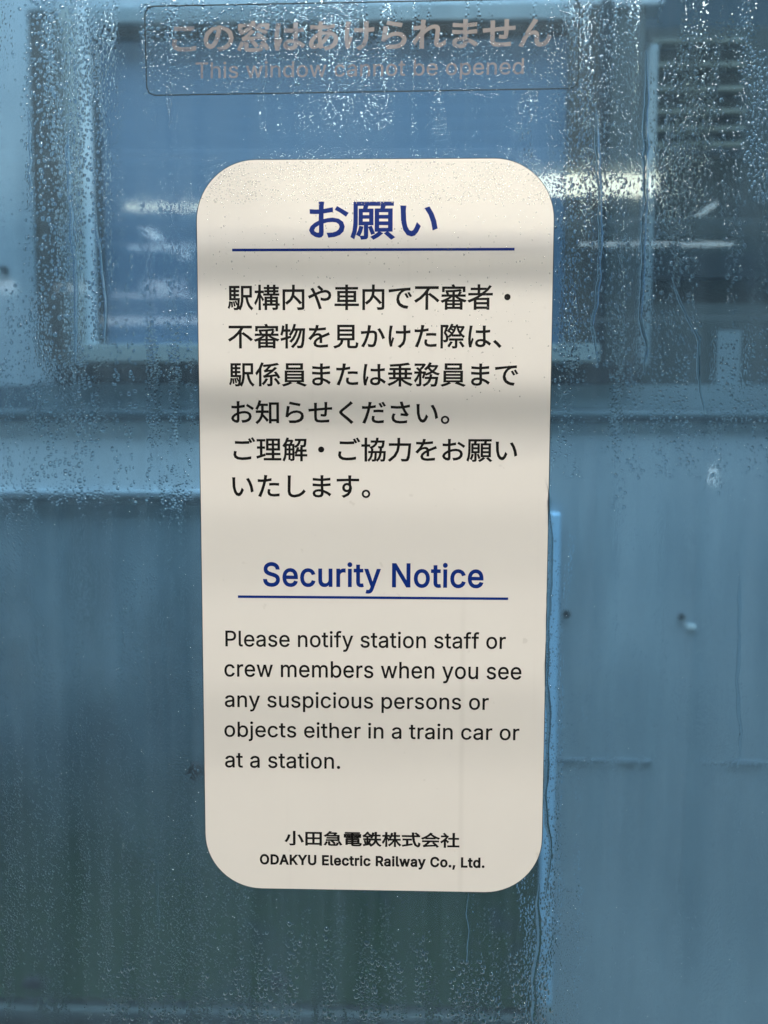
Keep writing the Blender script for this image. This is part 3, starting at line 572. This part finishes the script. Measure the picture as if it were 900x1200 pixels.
# rolled beads and joints
box('bead', XL, XR, YB - .006, YB + .02, Z(100, 487), Z(100, 480), M['steel_mid'], train, .003)
bm = bmesh.new()
box('joint', XL, XR, YB - .012, YB + .04, Z(100, 494), Z(100, 487) - .001, M['groove'], train)
box('joint', XL, px_door, YB - .008, YB + .01, Z(100, 589), Z(100, 583), M['joint'], train, .003)
box('bead', XL, px_door, YB - .012, YB + .01, Z(100, 581), Z(100, 575), M['steel'], train, .002)
box('joint', X(650, 890), X(762, 890), YB - .0065, YB + .01, Z(700, 893), Z(700, 888), M['joint'], train)
box('joint', X(820, 890), XR, YB - .0065, YB + .01, Z(850, 895), Z(850, 890), M['joint'], train)
# band below the window: sill, black seal, pale strip
box('sill', X(98, 415), X(700, 415), YB - .022, YB + .04, Z(300, 426), Z(300, 405), M['sill'], train, .003)
box('seal', X(66, 440), X(738, 440), YB - .010, YB + .04, Z(300, 449), Z(300, 427), M['gasket'], train, .003)
box('side_panel', gx0, XR, YB + .002, YB + .05, Z(300, 478), Z(300, 450), M['steel_mid'], train)
box('side_panel', gx0, X(66, 440), YB, YB + .05, Z(300, 449), Z(300, 424), M['steel'], train)
# window frame
fr = box('window_frame', X(76, 215), X(98, 215), YB - .016, YB + .05, Z(90, 428), wz1 + .035, M['sill'], train, .003)
box('frame_edge', X(98, 215) + .001, wx0, YB - .010, YB + .05, wz0 + .001, wz1 + .034, M['steel_bright'], fr, .002)
box('gasket', gx0, X(75, 215), YB + .004, YB + .05, Z(60, 345), wz1 + .034, M['rust'], fr)
box('gasket', gx0 + .002, X(73, 215), YB + .002, YB + .05, Z(60, 424), Z(60, 386), M['rust'], fr)
box('gasket', gx0 + .002, X(73, 215), YB + .003, YB + .05, Z(60, 383), Z(60, 347), M['rust'], fr)
box('gasket', X(79, 215), X(83, 215), YB - .020, YB - .014, Z(80, 425), wz1, M['gasket'], fr)
box('top_rail', wx0, wx1, YB - .010, YB + .05, wz1 + .004, wz1 + .034, M['steel_mid'], fr, .002)
box('gasket', wx0, wx1, YB + .002, YB + .05, wz1 - .014, wz1 + .003, M['gasket'], fr)
box('gasket', wx0, wx0 + .012, YB + .002, YB + .05, wz0, wz1 - .015, M['gasket'], fr)
# the drawn blind behind the opening
nsl = 24
sx0, sx1 = wx0 + .013, wx1
hgt = (wz1 - .015 - wz0) / nsl
blind = empty('window_blind', (0, YB, 0)); blind.parent = train; blind.location = (0, 0, 0)
me0 = None
for i in range(nsl):
    za = wz0 + i * hgt
    bmx = bmesh.new()
    cs = [(.0, .0), (-.0002, .3), (-.0002, .7), (.0, 1.0)]
    vs_ = [[bmx.verts.new((xx, YB + .018 + a, za + b * hgt * .995)) for a, b in cs] for xx in (sx0, sx1)]
    for j in range(3): bmx.faces.new((vs_[0][j], vs_[1][j], vs_[1][j + 1], vs_[0][j + 1]))
    bk = [bmx.verts.new((xx, YB + .022, za + b * hgt * .995)) for xx in (sx0, sx1) for b in (0, 1)]
    bmx.faces.new((vs_[0][0], bk[0], bk[2], vs_[1][0])); bmx.faces.new((vs_[0][3], vs_[1][3], bk[3], bk[1]))
    bmx.faces.new((bk[0], bk[1], bk[3], bk[2]))
    bmesh.ops.recalc_face_normals(bmx, faces=bmx.faces)
    bm_obj('slat', bmx, M['blind'], blind)
# right frame, post and dark louvred bay
box('side_panel', wx1 + .001, X(702, 215), YB - .004, YB + .05, wz0 - .001 + .002, wz1 + .034, M['rust'], train, .002)
box('gasket', X(698, 215), X(710, 215), YB - .018, YB + .05, Z(700, 426), wz1 + .034, M['gasket'], train)
box('side_panel', X(709, 215), X(752, 215), YB + .006, YB + .05, Z(730, 426), wz1 + .034, M['bay'], train)
box('post', X(753, 215), X(763, 215), YB - .022, YB + .04, Z(757, 430), Z(757, 60), M['steel_mid'], train, .003)
bay = box('recess_panel', X(764, 215), X(1100, 215), YB + .060, YB + .09, Z(800, 449), Z(800, 12), M['recess'], train)
for py in (35, 64, 93, 120, 141, 160):
    box('louvre_slat', X(764, 215) + .001, X(880, 215), YB + .036, YB + .058, Z(800, py + 4), Z(800, py - 2), M['slat'], bay, .002)
box('recess_sill', X(764, 215), X(1100, 215), YB + .04, YB + .058, Z(800, 320), Z(800, 292), M['gasket'], bay)
box('side_panel', X(764, 215), X(1100, 215), YB + .032, YB + .057, Z(800, 449), Z(800, 352), M['bay'], bay)
box('grey_plate', X(846, 430), X(874, 430), YB + .026, YB + .032, Z(860, 470), Z(860, 385), M['steel_mid'], bay)
box('side_panel', X(1100, 215), XR, YB, YB + .05, Z(300, 449), zt, M['steel'], train)
# added pale post: the wet streak's brightness put into its colour
box('wet_streak_post', X(634, 850), X(649, 850), YB - .030, YB - .006, Z(645, 1166), Z(645, 600), M['streak_blue'], train, .004)
# foot of the side: ledge and dark underframe
box('bottom_ledge', XL, X(640, 1180), YB - .012, YB + .04, Z(100, 1189), Z(100, 1179), M['bay'], train, .004)
box('underframe', XL, XR, YB + .02, YB + .30, Z(100, 1189) - .55, Z(100, 1189), M['recess'], train)


def bolt(px, py, r, mat=None, dy=-.004):
    b = bmesh.new()
    c = at(px, py, YB)
    bmesh.ops.create_cone(b, cap_ends=True, segments=12, radius1=r, radius2=r * .8, depth=.01)
    bmesh.ops.rotate(b, verts=b.verts, cent=(0, 0, 0), matrix=Matrix.Rotation(math.radians(90), 3, 'X'))
    bmesh.ops.translate(b, verts=b.verts, vec=(c.x, YB + dy, c.z))
    return bm_obj('bolt', b, mat or M['bolt'], train, False)


for px, py, r in ((228, 903, .013), (326, 1149, .013), (34, 1150, .008), (42, 1150, .009), (50, 1150, .008), (663, 719, .006),
                  (797, 722, .005), (6, 317, .006)):
    bolt(px, py, r * 1.5)
box('paint_chip', X(803, 733), X(813, 733), YB - .0075, YB - .0035, Z(808, 736), Z(808, 731), M['chip'], train)

gz = 0.0
gb = bmesh.new()
bmesh.ops.create_grid(gb, x_segments=2, y_segments=2, size=12)
bmesh.ops.translate(gb, verts=gb.verts, vec=(0, 6, Z(100, 1189) - .6))
tag(bm_obj('ground', gb, M['ballast']), kind='structure')

# ---------------------------------------------------------------- inside the carriage: what the pane mirrors
def tube_lamp(px0, px1, py, thick_px, Y, strength, label):
    a, b = mirrored(px0, py, Y), mirrored(px1, py, Y)
    th = thick_px / F_PX * (Y + CAM_D)
    zc = (a.z + b.z) / 2
    e = empty('ceiling_lamp', ((a.x + b.x) / 2, -Y, zc))
    tag(e, label, 'lamp')
    bm_ = bmesh.new()
    x0, x1 = min(a.x, b.x), max(a.x, b.x)
    n = 12
    rings = [[bm_.verts.new((xx, -Y + th / 2 * math.cos(2 * math.pi * k / n), zc + th / 2 * math.sin(2 * math.pi * k / n))) for k in range(n)] for xx in (x0, x1)]
    for k in range(n): bm_.faces.new((rings[0][k], rings[0][(k + 1) % n], rings[1][(k + 1) % n], rings[1][k]))
    bm_.faces.new(rings[0]); bm_.faces.new(rings[1][::-1])
    bmesh.ops.recalc_face_normals(bm_, faces=bm_.faces)
    bm_obj('tube', bm_, emit('lit_tube', (1.0, .91, .70), strength), e)
    box('housing', x0 - .03, x1 + .03, -Y - th, -Y + th, zc + th * .6, zc + th * 1.2, M['chip'], e)
    return e


tube_lamp(318, 768, 218, 24, 2.3, 26.0, 'broad warm ceiling tube mirrored as a bright bar right of the notice top')
tube_lamp(148, 236, 243, 8, 2.6, 11.0, 'short thin ceiling tube mirrored faintly left of the notice')
lm = emit('glow_strip', (.85, .95, 1.0), 9.0)  # glow given to mirrored luggage rails and brackets, which are no lamps


def rail(px0, py0, px1, py1, th_px, Y, mat, name, parent):
    a, b = mirrored(px0, py0, Y), mirrored(px1, py1, Y)
    th = th_px / F_PX * (Y + CAM_D) / 2
    bm_ = bmesh.new()
    d = (b - a).normalized()
    u = d.cross(Vector((0, 1, 0))).normalized() * th
    w = Vector((0, th, 0))
    r = [[bm_.verts.new(p + u * i + w * j) for i, j in ((1, 1), (1, -1), (-1, -1), (-1, 1))] for p in (a, b)]
    for k in range(4): bm_.faces.new((r[0][k], r[0][(k + 1) % 4], r[1][(k + 1) % 4], r[1][k]))
    bm_.faces.new(r[0]); bm_.faces.new(r[1][::-1])
    bmesh.ops.recalc_face_normals(bm_, faces=bm_.faces)
    return bm_obj(name, bm_, mat, parent)


rk = empty('rail_glow_strips', mirrored(450, 288, 2.5))
tag(rk, 'thin glowing strips added in place of luggage rails mirrored either side of the notice', 'glow strip')
rail(150, 290, 228, 290, 3, 2.5, lm, 'strip', rk)
rail(678, 286, 860, 286, 3, 2.5, lm, 'strip', rk)
rail(168, 268, 192, 284, 8, 2.5, lm, 'strip', rk)
rail(192, 284, 222, 301, 5, 2.5, lm, 'strip', rk)
rail(804, 261, 840, 238, 4, 2.5, lm, 'strip', rk)
sl = tag(rail(835, 545, 835, 568, 7, 2.5, emit('lit_indicator', (.9, .97, 1.0), 6.0), 'indicator_lamp', None),
         'small upright white lamp mirrored low right of the notice', 'lamp')

lw = emit('glow_rail', (.92, .95, 1.0), 4.5)  # stand-in glow for the mirrored rails at left
rail(-60, 338, 16, 336, 13, 2.5, lw, 'strip', rk)
rail(66, 337, 100, 337, 8, 2.5, lw, 'strip', rk)
rail(168, 335, 214, 335, 10, 2.5, lw, 'strip', rk)
rail(132, 346, 228, 346, 4, 2.5, lw, 'strip', rk)
rail(120, 376, 232, 376, 7, 2.5, lw, 'strip', rk)

# unseen rails added above the window to shade the notice in bands
LIGHT = Vector((0.15, -1.7, 2.75))
shade_rails = empty('added_shade_rails', (0, -.2, 1.7))
tag(shade_rails, 'unseen thin rails added above the window to shade the notice in soft bands', 'rail')


def shade_bar(left_y, right_y, thick, yb=-.17):
    ends = []
    for px_, py_ in ((-300, left_y + (left_y - right_y) * .6), (1200, right_y + (right_y - left_y) * .6)):
        p = at(px_, py_, 0)
        t = yb / LIGHT.y
        ends.append(Vector((p.x * 1.3, yb, p.z + (LIGHT.z - p.z) * t)))
    bm_ = bmesh.new()
    n = 12
    rr = [[bm_.verts.new(e + Vector((0, math.cos(2 * math.pi * k / n) * thick / 2, math.sin(2 * math.pi * k / n) * thick / 2))) for k in range(n)] for e in ends]
    for k in range(n): bm_.faces.new((rr[0][k], rr[0][(k + 1) % n], rr[1][(k + 1) % n], rr[1][k]))
    bm_.faces.new(rr[0]); bm_.faces.new(rr[1][::-1])
    bmesh.ops.recalc_face_normals(bm_, faces=bm_.faces)
    bm_obj('bar', bm_, M['steel_bright'], shade_rails, True)


shade_bar(314, 314, .0052, -.10)
shade_bar(473, 486, .0068, -.13)
shade_bar(650, 640, .0026, -.20)
shade_bar(858, 850, .0032, -.21)

# ---------------------------------------------------------------- the pane
pane = box('window_pane', -.9, .9, 0.0, .005, .55, 2.25, M['pane'])
tag(pane, 'large misted train window pane streaked with condensation', 'window pane')

# ---------------------------------------------------------------- security notice
SX0, SX1, SZ1, SZ0 = -0.0715236, 0.05097285, 1.50037088, 1.24095531
SR = .0205
notice = empty('notice_sticker', ((SX0 + SX1) / 2, -.0003, SZ0))
tag(notice, 'tall cream rounded security notice sticker on the window glass', 'sticker')
bm, _ = rounded_bm(SX0, SX1, SZ0, SZ1, SR, -.00030, -.00012)
bm_obj('sheet', bm, M['vinyl'], notice)
bm, _ = rounded_bm(SX0 - .00028, SX1 + .00028, SZ0 - .00028, SZ1 + .00028, SR + .00028, -.00010, -.00002)
bm_obj('adhesive_edge', bm, M['film_edge'], notice)
YT = -.00033
print_line('heading', 'お願い', 362, 513, 236, 281, M['ink_blue'], notice, YT, .006)
def rule(px0, px1, py, th):
    a, b = at(px0, py, YT), at(px1, py, YT)
    z_ = at((px0 + px1) / 2, py, YT).z
    box('rule', a.x, b.x, YT - .00002, YT + .00002, z_ - th / 2, z_ + th / 2, M['ink_blue'], notice)
rule(272, 603, 292.5, .0009)
rule(278.8, 595.5, 700.4, .0009)
for t, a, b, c, d in (('駅構内や車内で不審者・', 266.6, 598.4, 333.2, 363.6), ('不審物を見かけた際は、', 267, 588, 379.3, 408.6),
                      ('駅係員または乗務員まで', 268.3, 607.5, 424.4, 453.4), ('お知らせください。', 270.7, 526.8, 469, 497.4),
                      ('ご理解・ご協力をお願い', 273.4, 606.3, 512.7, 541.3), ('いたします。', 272, 434, 556.7, 583.4)):
    print_line('body_line', t, a, b, c, d, M['ink_black'], notice, YT, .005)
print_line('heading', 'Security Notice', 308.1, 566.6, 659, 695.8, M['ink_blue'], notice, YT, .015, True)
for t, a, b, c, d in (('Please notify station staff or', 264.1, 592.8, 739.6, 764.2), ('crew members when you see', 262.9, 611.1, 775.3, 800),
                      ('any suspicious persons or', 263.4, 572.8, 811.4, 835.3), ('objects either in a train car or', 262.9, 608.7, 847, 870.4),
                      ('at a station.', 263.6, 398.6, 881.3, 900.5)):
    print_line('body_line', t, a, b, c, d, M['ink_black'], notice, YT, .008, True)
print_line('company_line', '小田急電鉄株式会社', 333.3, 538.5, 974.5, 992.4, M['ink_black'], notice, YT, .009)
print_line('company_line', 'ODAKYU Electric Railway Co., Ltd.', 304.5, 567.9, 1002.6, 1018.2, M['ink_black'], notice, YT, .030, True)

# ---------------------------------------------------------------- clear film with the faded notice
fa, fb = at(171.5, 57, 0), at(677.5, 53, 0)
f0 = at(424, 3.5, 0).z
f1 = at(424, 107.3, 0).z
film = empty('notice_film', ((fa.x + fb.x) / 2, -.0002, f1))
tag(film, 'clear film label with faded brown lettering at the top of the window', 'label')
ROT = .008
bm, pts = rounded_bm(fa.x, fb.x, f1, f0, .0026, -.00016, -.00006, 2, ROT)
bm_obj('film', bm, M['film'], film)
bm, pts2 = rounded_bm(fa.x - .00036, fb.x + .00036, f1 - .00036, f0 + .00036, .0028, -.00016, -.00006, 2, ROT)
bm.free()
bm = bmesh.new()
n = len(pts)
r_ = [[bm.verts.new((p[0], yy, p[1])) for p in pp] for pp, yy in ((pts, -.0002), (pts2, -.0002), (pts2, -.00005), (pts, -.00005))]
for k in range(4):
    A, C_ = r_[k], r_[(k + 1) % 4]
    for i in range(n): bm.faces.new((A[i], A[(i + 1) % n], C_[(i + 1) % n], C_[i]))
bmesh.ops.recalc_face_normals(bm, faces=bm.faces)
bm_obj('film_rim', bm, M['film_edge'], film)
print_line('lettering', 'この窓はあけられません', 201.3, 646.2, 22.2, 59.2, M['film_ink'], film, -.00022, .009, False, -6.5)
print_line('lettering', 'This window cannot be opened', 229.3, 613.5, 70.2, 94.6, M['film_ink'], film, -.00022, .006, True, -5.0)

# ---------------------------------------------------------------- condensation
rng = np.random.default_rng(11)
SEG, RING = 9, 3


def in_sticker(x, z, m=0.0):
    x0, x1, z0, z1 = SX0 - m, SX1 + m, SZ0 - m, SZ1 + m
    if not (x0 < x < x1 and z0 < z < z1): return False
    cx = min(max(x, x0 + SR), x1 - SR); cz = min(max(z, z0 + SR), z1 - SR)
    return (x - cx) ** 2 + (z - cz) ** 2 < SR * SR


GRID = {}
ON_NOTICE = [False]
DROPS = {'glass': [], 'notice': []}


def try_drop(px, py, r, asp, hf=.42, gap=.9):
    p = at(px, py, 0)
    x, z = p.x, p.z
    ins = in_sticker(x, z, .0004)
    key = 'notice' if in_sticker(x, z, -r) else 'glass'
    if ins and key == 'glass': return False
    if key == 'notice' and (py > 480 or not ON_NOTICE[0]): return False
    gx, gz_ = int(math.floor(x / .002)), int(math.floor(z / .002))
    for i in (-1, 0, 1):
        for j in (-1, 0, 1):
            for (a, b, rr) in GRID.get((gx + i, gz_ + j), ()):
                if (a - x) ** 2 + ((b - z) / max(asp, 1) ** .5) ** 2 < ((r + rr) * gap) ** 2: return False
    GRID.setdefault((gx, gz_), []).append((x, z, r))
    DROPS[key].append((x, z, r, asp, hf))
    return True


MM = .001


def size(lo, hi, p=1.7):
    return (lo + (hi - lo) * rng.random() ** p) * MM


def column(xc, w, y0, y1, n, lo=.25, hi=.75, asp=(1.0, 1.7), slant=0.0, gap=.9, tall=(.20, .36)):
    """drops gathered in one downward run about w pixels wide"""
    ph = rng.random() * 6
    for _ in range(n):
        t = rng.random()
        y = y0 + (y1 - y0) * t
        x = xc + slant * (t - .5) + math.sin(y / 23 + ph) * w * .18 + rng.normal() * w * .36
        try_drop(x, y, size(lo, hi), rng.uniform(*asp), rng.uniform(*tall), gap)


def patch(x0, x1, y0, y1, n, lo=.25, hi=.6, asp=(1.0, 1.5), gap=.95, dens=None, tall=(.18, .34)):
    for _ in range(n):
        x, y = rng.uniform(x0, x1), rng.uniform(y0, y1)
        if dens and rng.random() > dens(x, y): continue
        try_drop(x, y, size(lo, hi), rng.uniform(*asp), rng.uniform(*tall), gap)


def vnoise(x, y, s, seed=0):
    """smooth value noise"""
    def hsh(i, j): return (math.sin(i * 127.1 + j * 311.7 + seed * 74.7) * 43758.5453) % 1.0
    u, v = x / s, y / s
    i, j = math.floor(u), math.floor(v)
    a, b = u - i, v - j
    a, b = a * a * (3 - 2 * a), b * b * (3 - 2 * b)
    return (hsh(i, j) * (1 - a) + hsh(i + 1, j) * a) * (1 - b) + (hsh(i, j + 1) * (1 - a) + hsh(i + 1, j + 1) * a) * b


# big, crowded drops first, then ever finer ones between them
# left window frame
column(52, 34, -10, 420, 950, .36, 1.0, (.9, 1.5))
column(84, 12, -10, 330, 380, .30, .85, (.9, 1.5))
column(113, 13, 20, 400, 520, .32, .9)
column(33, 10, 10, 320, 160, .2, .45)
column(140, 12, 60, 300, 160, .2, .45)
column(58, 22, 410, 560, 220, .4, 1.0)
column(95, 22, 400, 590, 320, .4, 1.05)
for xc in (136, 152, 176, 197, 221):
    column(xc, 8, 300, 590, 95, .34, .8)
for xc in (12, 26, 40):
    column(xc, 9, 340, 640, 120, .25, .55)
column(8, 14, 420, 640, 160, .3, .6)
# upper right runs
for xc, w, y0, y1, n, sl_ in ((712, 18, 20, 430, 360, -4), (690, 10, 90, 420, 220, 0), (668, 16, 110, 560, 420, 0), (657, 9, 200, 540, 180, 0),
                              (732, 14, 120, 440, 340, 0), (752, 7, 150, 300, 90, 0), (778, 20, 70, 330, 480, -34), (805, 16, 120, 320, 330, -22),
                              (822, 10, 30, 240, 170, 20), (846, 12, 40, 330, 300, 28), (866, 11, 30, 330, 280, -8), (795, 24, 340, 560, 430, 28),
                              (770, 14, 330, 560, 260, 14), (740, 12, 430, 560, 160, 8), (722, 12, 440, 600, 120, 0), (812, 9, 300, 400, 60, 10),
                              (858, 8, 330, 500, 130, 0), (880, 8, 400, 560, 90, 0), (896, 9, 250, 560, 150, 0), (842, 7, 380, 580, 70, 0)):
    column(xc, w, y0, y1, int(n * .8), .30, .80, (.95, 1.6), sl_)
column(889, 20, 60, 240, 620, .35, .75, (1.0, 1.7), 6, .9, (.55, .75))
column(874, 12, 0, 90, 120, .3, .7, (1.0, 1.7), 0, .9, (.55, .75))
# on and around the clear film: flat, wide, crowded
patch(165, 430, 2, 112, 1900, .28, .70, (.55, .9), .92, lambda x, y: .35 + .65 * vnoise(x, y * 2, 26, 3))
patch(420, 690, 40, 112, 1500, .25, .60, (.6, 1.0), .92, lambda x, y: .2 + .8 * vnoise(x, y * 2, 30, 4))
patch(640, 735, 0, 240, 1500, .20, .48, (.8, 1.3), .95)
patch(420, 660, 112, 190, 560, .2, .45, (.9, 1.4), .95, lambda x, y: vnoise(x, y, 18, 5) ** 1.5)
patch(120, 420, 110, 300, 420, .15, .42, (.9, 1.6), .95, lambda x, y: vnoise(x * 2, y, 24, 6) ** 2)
patch(640, 700, 180, 560, 420, .2, .5)
patch(700, 900, 440, 560, 420, .2, .5, (1, 1.6), .95, lambda x, y: vnoise(x * 2, y * .5, 20, 7))
# left, middle and lower fine runs
for k in range(110):
    xc = rng.uniform(0, 236); y0 = rng.uniform(560, 1000); L_ = rng.uniform(80, 260)
    column(xc, rng.uniform(5, 9), y0, min(1195, y0 + L_), int(L_ * .5), .15, .42, (1.1, 2.2), 0, .9, (.34, .52))
for k in range(12):
    xc = (44, 60, 150, 175, 228, 20, 100, 125, 8, 205, 190, 235)[k]
    column(xc, 12, 900 + k % 4 * 30, 1130, 190, .22, .50, (1.0, 1.7), 0, .9, (.34, .52))
patch(205, 300, 960, 1140, 900, .18, .42, (.9, 1.6), .95, None, (.34, .52))
patch(0, 240, 600, 1180, 2600, .12, .30, (1.1, 2.4), 1.0, lambda x, y: vnoise(x * 3, y * .4, 22, 31), (.34, .52))
# foot of the pane
for k in range(34):
    xc = rng.uniform(100, 640); y1 = 1200 + rng.uniform(-6, 6); L_ = rng.uniform(40, 130)
    column(xc, rng.uniform(7, 13), y1 - L_, y1 + 10, int(L_ * .8), .36, 1.0, (1.0, 1.6), 0, .9, (.28, .46))
for k in range(22):
    xc = rng.uniform(330, 636); y0 = rng.uniform(1050, 1100); L_ = rng.uniform(50, 130)
    column(xc, rng.uniform(5, 9), y0, y0 + L_, int(L_ * .5), .2, .5, (1.1, 1.9))
patch(300, 640, 1045, 1200, 700, .12, .34, (.9, 1.6))
# beside the notice and the quieter right-hand half
column(643, 8, 560, 1110, 480, .2, .46, (1.0, 2.0))
column(655, 9, 640, 1190, 300, .16, .36, (1.0, 1.8))
column(668, 22, 1040, 1200, 420, .16, .36)
patch(650, 900, 560, 1200, 3600, .10, .27, (1.1, 2.4), 1.0, lambda x, y: vnoise(x * 3, y * .5, 24, 8), (.32, .5))
for k in range(12):
    xc = rng.uniform(650, 900); y0 = rng.uniform(560, 900); L_ = rng.uniform(60, 200)
    column(xc, 5, y0, y0 + L_, int(L_ * .2), .14, .34, (1.2, 2.2))
# thin scatter everywhere
patch(0, 900, 0, 1200, 2600, .09, .22, (1.0, 1.8), 1.0, lambda x, y: vnoise(x * 2, y * .6, 20, 9))
ON_NOTICE[0] = True
# on the notice: a fine crowd at the top thinning downwards
patch(236, 646, 190, 240, 5200, .12, .42, (.7, 1.2), .86, lambda x, y: (.25 + .75 * vnoise(x, y, 22, 12)) * (1.0 if y < 236 else .4))
patch(236, 646, 236, 420, 1500, .10, .34, (.9, 1.5), .95, lambda x, y: max(0.0, 1 - (y - 236) / 150) * (.15 + .85 * vnoise(x, y, 26, 13)))
patch(480, 644, 300, 470, 110, .10, .30, (1, 1.5), .95)


def drops_mesh(name, lst, ybase, mat):
    D_ = np.array(lst)
    n = len(D_)
    ang = np.arange(SEG) / SEG * 2 * np.pi
    r = D_[:, 2][:, None]
    a1, p1 = rng.uniform(0, .16, (n, 1)), rng.uniform(0, 6.28, (n, 1))
    a2, p2 = rng.uniform(0, .11, (n, 1)), rng.uniform(0, 6.28, (n, 1))
    rad = r * (1 + a1 * np.cos(2 * ang + p1) + a2 * np.cos(3 * ang + p2))
    dx, dz = np.cos(ang) * rad / np.sqrt(D_[:, 3])[:, None], np.sin(ang) * rad * np.sqrt(D_[:, 3])[:, None]
    h = (D_[:, 2] * D_[:, 4])[:, None]
    V = []
    prof = [(1.0, 0.0), (.93, .42), (.66, .80)]
    for k, (s, t) in enumerate(prof):
        sag = -t * r * .10
        V.append(np.stack([D_[:, 0:1] + dx * s, ybase - h * t + 0 * dx, D_[:, 1:2] + dz * s + sag], -1))
    V.append(V[0] + np.array([0, 0, 0]))                       # separate rim for the flat foot
    V = np.concatenate(V, 1)
    top = np.stack([D_[:, 0:1], ybase - h, D_[:, 1:2] - r * .12], -1)
    V = np.concatenate([V, top], 1)
    per = V.shape[1]
    tri, quad = [], []
    for i in range(SEG):
        j = (i + 1) % SEG
        for k in range(2): quad.append((k * SEG + i, (k + 1) * SEG + i, (k + 1) * SEG + j, k * SEG + j))
        tri.append((2 * SEG + i, 4 * SEG, 2 * SEG + j))
    foot = tuple(3 * SEG + i for i in range(SEG))
    faces_v = np.concatenate([np.array(quad).ravel(), np.array(tri).ravel(), np.array(foot)])
    lens = np.array([4] * len(quad) + [3] * len(tri) + [SEG])
    off = (np.arange(n) * per)[:, None]
    loops = (faces_v[None] + off).ravel()
    L = np.tile(lens, n)
    me = bpy.data.meshes.new(name)
    me.vertices.add(n * per)
    me.vertices.foreach_set('co', V.reshape(-1).astype(np.float32))
    me.loops.add(len(loops))
    me.loops.foreach_set('vertex_index', loops.astype(np.int32))
    me.polygons.add(len(L))
    me.polygons.foreach_set('loop_start', np.concatenate([[0], np.cumsum(L)[:-1]]).astype(np.int32))
    me.polygons.foreach_set('use_smooth', np.tile(np.array([1] * (len(lens) - 1) + [0], dtype=bool), n))
    me.update(calc_edges=True)
    me.validate()
    o = link(name, me, mat)
    return o


o = drops_mesh('water_drops', DROPS['glass'], -.00022, M['water'])
tag(o, 'countless condensation drops running down the window glass', 'water drops', kind='stuff')
o = drops_mesh('mist_beads', DROPS['notice'], -.00036, M['beads'])
tag(o, 'fine beads of condensation over the top of the cream notice', 'water drops', kind='stuff')
print('drops', len(DROPS['glass']), len(DROPS['notice']))


def rivulet(pts, w, label, jit=1.2, hf=.5):
    """a ridge of running water following the pixel path on the pane"""
    P = []
    for (x0, y0), (x1, y1) in zip(pts[:-1], pts[1:]):
        k = max(2, int(math.hypot(x1 - x0, y1 - y0) / 5))
        for i in range(k): P.append((x0 + (x1 - x0) * i / k, y0 + (y1 - y0) * i / k))
    P.append(pts[-1])
    bm_ = bmesh.new()
    prev = None
    prof = [(-1, 0), (-.75, .55), (-.3, .92), (.3, .92), (.75, .55), (1, 0)]
    for i, (x, y) in enumerate(P):
        t = i / (len(P) - 1)
        jx = (vnoise(y, 3, 17, w) - .5) * jit * 2.4 + (vnoise(y, 9, 6, w) - .5) * jit
        c = at(x + jx, y, 0)
        ww = w * MM * (.65 + .7 * vnoise(y, 5, 14, 21)) * min(1, 6 * t + .15, 6 * (1 - t) + .25)
        ring = [bm_.verts.new((c.x + a * ww, -.00024 - b * ww * hf, c.z)) for a, b in prof]
        if prev:
            for k in range(5): bm_.faces.new((prev[k], prev[k + 1], ring[k + 1], ring[k])).smooth = True
            bm_.faces.new((prev[5], prev[0], ring[0], ring[5]))
        else:
            bm_.faces.new(ring)
        prev = ring
    bm_.faces.new(prev[::-1])
    bmesh.ops.recalc_face_normals(bm_, faces=bm_.faces)
    o = bm_obj('water_rivulet', bm_, M['water'])
    tag(o, label, 'rivulet')
    return o


rivulet([(80, 150), (84, 260), (90, 340), (88, 425)], .75, 'long thin rivulet running down over the blurred frame left of the notice')
rivulet([(112, 250), (122, 330), (124, 400)], .5, 'short faint rivulet just right of the left window frame')
rivulet([(698, 120), (703, 230), (702, 330), (694, 385), (702, 430)], .7, 'dark edged rivulet over the black joint right of the notice')
rivulet([(757, 60), (756, 240), (752, 330), (751, 370), (757, 400), (756, 440)], .85, 'pale rivulet down the bright post right of the notice')
rivulet([(787, 325), (796, 352), (818, 400), (817, 440), (826, 490)], .55, 'slanting rivulet crossing the dark bay at right')
rivulet([(640, 560), (647, 640), (640, 760), (643, 860), (638, 930), (646, 1000), (640, 1050)], .8, 'rivulet hugging the right edge of the notice')
rivulet([(632, 1035), (629, 1060), (631, 1090), (629, 1120), (624, 1150), (625, 1205)], .9, 'thick rivulet below the bottom right corner of the notice')
rivulet([(866, 670), (866, 740), (863, 800), (868, 860), (864, 900)], .6, 'faint dark rivulet low in the right half of the window')
rivulet([(550, 1045), (548, 1070), (551, 1090), (546, 1130)], .45, 'thin wiggly rivulet under the bottom edge of the notice')
rivulet([(185, 930), (184, 1010), (186, 1090)], .4, 'thin straight rivulet low at the left of the notice')
rivulet([(35, 120), (36, 200), (38, 250)], .45, 'pale rivulet at the left edge of the blurred window frame')
